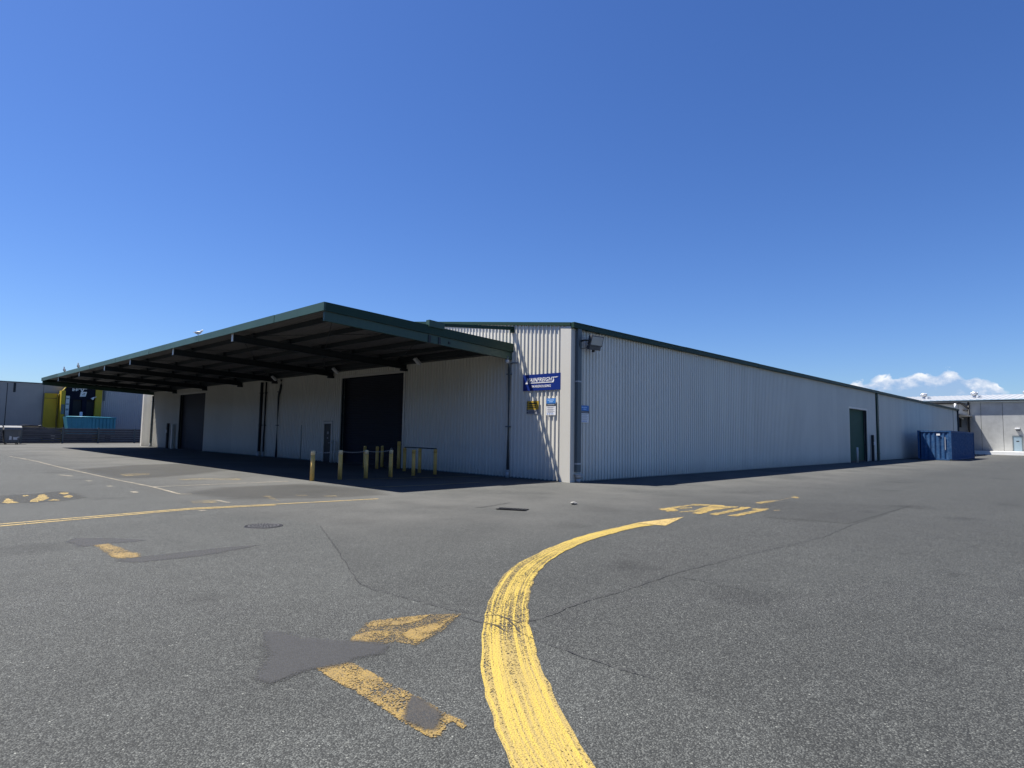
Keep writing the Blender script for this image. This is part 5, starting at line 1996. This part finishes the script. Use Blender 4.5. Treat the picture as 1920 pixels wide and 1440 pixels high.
def loft(sections, b, m):
    """sections: list of rings of points"""
    i = b.mi(m)
    R0 = [[b.bm.verts.new(p) for p in s] for s in sections]
    for a, c in zip(R0, R0[1:]):
        n = len(a)
        for k in range(n):
            f = b.bm.faces.new((a[k], a[(k + 1) % n], c[(k + 1) % n], c[k]))
            f.material_index = i
            f.smooth = False
    b.bm.faces.new(R0[0][::-1]).material_index = i
    b.bm.faces.new(R0[-1]).material_index = i


def wheel(parent, cx, cy, r, T):
    b = MB()
    b.cyl(T @ Vector((cx, cy - 0.11, r)), T @ Vector((cx, cy + 0.11, r)), r, 20, m='tyre')
    w = b.build('wheel', None, parent)
    b = MB()
    s = 1 if cy > 0 else -1
    b.cyl(T @ Vector((cx, cy + s * 0.1, r)), T @ Vector((cx, cy + s * 0.118, r)), r * 0.62, 14, m='zinc')
    b.build('rim', None, w)


def car(name, label, loc, rz, paint, boxy, trim):
    T = Matrix.Translation(loc) @ Matrix.Rotation(rz, 4, 'Z')
    r = thing(name, label, 'car', loc)
    Lh, W2 = (2.25, 0.92) if boxy else (2.2, 0.88)
    def ring(x, w, z0, z1, c=0.08):
        return [T @ Vector(p) for p in ((x, -w, z0), (x, -w, z1 - c), (x, -w + c, z1), (x, w - c, z1), (x, w, z1 - c), (x, w, z0))]
    b = MB()
    if boxy:
        secs = [(-2.25, .82, .42, .95), (-2.1, .9, .35, 1.05), (-0.9, .92, .32, 1.08), (0.9, .92, .32, 1.08), (1.15, .92, .32, 1.08), (2.1, .88, .36, 1.02), (2.28, .78, .45, .9)]
        cab = [(-2.15, .78, 1.06, 1.10), (-1.95, .75, 1.06, 1.70), (0.55, .75, 1.06, 1.74), (1.2, .78, 1.06, 1.12)]
    else:
        secs = [(-2.2, .74, .42, .82), (-2.0, .84, .34, .92), (-0.9, .88, .3, .95), (0.8, .88, .3, .95), (1.9, .82, .34, .86), (2.2, .68, .42, .70)]
        cab = [(-1.85, .68, .92, .96), (-1.1, .64, .93, 1.36), (0.3, .64, .93, 1.40), (1.2, .7, .93, .97)]
    loft([ring(x, w, a, c) for x, w, a, c in secs], b, paint)
    b.build('body', None, r)
    b = MB()
    loft([ring(x, w, a, c, 0.06 if c - a > 0.1 else 0.01) for x, w, a, c in cab], b, 'glass')
    b.build('glasshouse', None, r)
    b = MB()
    rx0, rx1 = cab[1][0], cab[2][0]
    rw, rz1 = cab[1][1], cab[2][3]
    loft([[T @ Vector(p) for p in ((x, -rw + .02, z), (x, -rw + .06, z + .03), (x, rw - .06, z + .03), (x, rw - .02, z))] for x, z in ((rx0 - .02, cab[1][3] - .02), ((rx0 + rx1) / 2, rz1 - .01), (rx1 + .02, rz1 - .02))], b, paint)
    for x0, z0, x1, z1 in ((rx1, rz1 - .02, cab[3][0], cab[3][3]), (rx0, cab[1][3] - .02, cab[0][0], cab[0][3])):
        for s in (-1, 1):
            b.tube([T @ Vector((x0, s * (rw - .02), z0)), T @ Vector((x1, s * (cab[3][1] - .02), z1))], 0.035, 6, paint)
    b.build('roof', None, r)
    hz = 0.78 if boxy else 0.68
    for s in (-1, 1):
        b = MB()
        b.box(secs[-1][0] - .12, secs[-1][0] - 0.02, s * .62 - .15, s * .62 + .15, hz - .08, hz + .08, 'lamp_glass', T, bev=0.02)
        b.build('headlight', None, r)
        b = MB()
        b.box(secs[0][0] + .0, secs[0][0] + .06, s * .66 - .1, s * .66 + .1, hz, hz + .16, 'rust', T)
        b.build('tail_light', None, r)
    b = MB()
    b.box(secs[-1][0] - 0.06, secs[-1][0] + 0.02, -.45, .45, hz - .12, hz + .06, 'black', T)
    b.build('grille', None, r)
    if trim:
        b = MB()
        b.box(secs[-1][0] - 0.1, secs[-1][0] + 0.06, -.80, .80, .42, .58, 'white_plastic', T, bev=0.03)
        b.build('bumper', None, r)
        for s in (-1, 1):
            b = MB()
            b.tube([T @ Vector((rx0 + .1, s * (rw - .12), rz1 + .06)), T @ Vector((rx1 - .1, s * (rw - .12), rz1 + .08))], 0.02, 6, 'zinc')
            b.build('roof_rail', None, r)
    for x in (-1.35, 1.38):
        for s in (-1, 1):
            wheel(r, x, s * (W2 - .1), .34 if boxy else .31, T)
    for s in (-1, 1):
        b = MB()
        b.box(cab[3][0] - .35, cab[3][0] - .2, s * (W2 + .02) - .07, s * (W2 + .02) + .07, cab[3][3] - .02, cab[3][3] + .13, paint, T, bev=0.02)
        b.build('mirror', None, r)
    return r


def waste_bin(name, label, x0, x1, y0, y1):
    r = thing(name, label, 'bin', ((x0 + x1) / 2, (y0 + y1) / 2, 0), 'wheeled waste bins at the barrier')
    t = 0.10
    b = MB()
    b.hexa([(x0 + t, y0 + t, 0.2), (x1 - t, y0 + t, 0.2), (x1 - t, y1 - t, 0.2), (x0 + t, y1 - t, 0.2), (x0, y0, 1.28), (x1, y0, 1.28), (x1, y1, 1.28), (x0, y1, 1.28)], 'bin_grey')
    for k in range(3):
        x = x0 + 0.2 + k * (x1 - x0 - 0.4) / 2
        b.hexa([(x - 0.05, y0 + t - 0.04, 0.22), (x + 0.05, y0 + t - 0.04, 0.22), (x + 0.05, y0 + t + 0.02, 0.22), (x - 0.05, y0 + t + 0.02, 0.22),
                (x - 0.05, y0 - 0.04, 1.2), (x + 0.05, y0 - 0.04, 1.2), (x + 0.05, y0 + 0.02, 1.2), (x - 0.05, y0 + 0.02, 1.2)], 'bin_grey')
    b.box(x0 - 0.05, x1 + 0.05, y0 - 0.06, y1 + 0.05, 1.22, 1.30, 'bin_grey')
    b.build('body', None, r)
    b = MB()
    prev = None
    n = 8
    for k in range(n + 1):
        a = math.pi * k / n
        y = (y0 + y1) / 2 - math.cos(a) * (y1 - y0) / 2 * 1.04
        z = 1.31 + math.sin(a) ** 0.7 * 0.30
        v = (b.bm.verts.new((x0 - 0.02, y, z)), b.bm.verts.new((x1 + 0.02, y, z)))
        if prev:
            b.bm.faces.new((prev[0], prev[1], v[1], v[0]))
        else:
            first = v
        prev = v
    for s_ in (0, 1):
        pass
    b.prism([(x0, y0 + 0.05, 1.305), (x0, (y0 + y1) / 2, 1.58), (x0, y1 - 0.05, 1.305)], (x1 - x0, 0, 0))
    b.build('lid', 'bin_lid', r)
    b = MB()
    b.prism([(x0 + 0.35, y0 + 0.055, 0.40), (x1 - 0.16, y0 + 0.055, 0.40), (x1 - 0.12, y0 + 0.025, 0.68), (x0 + 0.75, y0 + 0.03, 0.62), (x0 + 0.38, y0 + 0.025, 0.74)], (0, -0.012, 0))
    b.build('sticker', 'sign_white', r)
    for x in (x0 + 0.2, x1 - 0.2):
        for y in (y0 + 0.2, y1 - 0.2):
            b = MB()
            b.cyl((x - 0.03, y, 0.09), (x + 0.03, y, 0.09), 0.09, 12, m='tyre')
            b.box(x - 0.05, x + 0.05, y - 0.03, y + 0.03, 0.12, 0.21, 'zinc')
            b.build('castor', None, r)


MAT['bin_grey'] = plain('grey moulded plastic', (0.19, 0.195, 0.195), 0.6, var=0.12)
MAT['bin_lid'] = plain('pale grey plastic lid', (0.17, 0.175, 0.18), 0.5, var=0.12)
waste_bin('waste_bin', 'right-hand grey wheeled waste bin with white sticker before the barrier', -9.12, -7.95, 54.3, 55.5)
waste_bin('waste_bin', 'left-hand grey wheeled waste bin, cut off by the edge of view', -10.45, -9.25, 54.4, 55.6)
car('parked_car', 'dark low car whose roof shows above the barrier', (-6.3, 60.6, 0.30), rad(10), 'car_dark', False, False)

# ------------------------------------------------------------------ added sky blocker: unseen tall dark shed that deepens the canopy shade
ob = thing('sky_block_shed', 'added unseen dark grey ribbed shed that blocks low sky from the canopy', 'building', (-60, 30, 0))
b = MB()
cladding(lambda t, o, z: (-44.0 + o, t, z), -45.0, 110.0, lambda t: 0.0, lambda t: 12.0, b)
b.build('wall', 'dark_cladding', ob)
b = MB()
b.box(-85, -44.06, -45, 110, 0, 11.9)
b.build('body', 'dark_cladding', ob)
b = MB()
b.hexa([(-85.3, -45.3, 11.92), (-43.7, -45.3, 11.92), (-43.7, 110.3, 11.92), (-85.3, 110.3, 11.92), (-64.7, -45.3, 14.5), (-64.3, -45.3, 14.5), (-64.3, 110.3, 14.5), (-64.7, 110.3, 14.5)])
b.build('roof', 'dark_steel', ob)
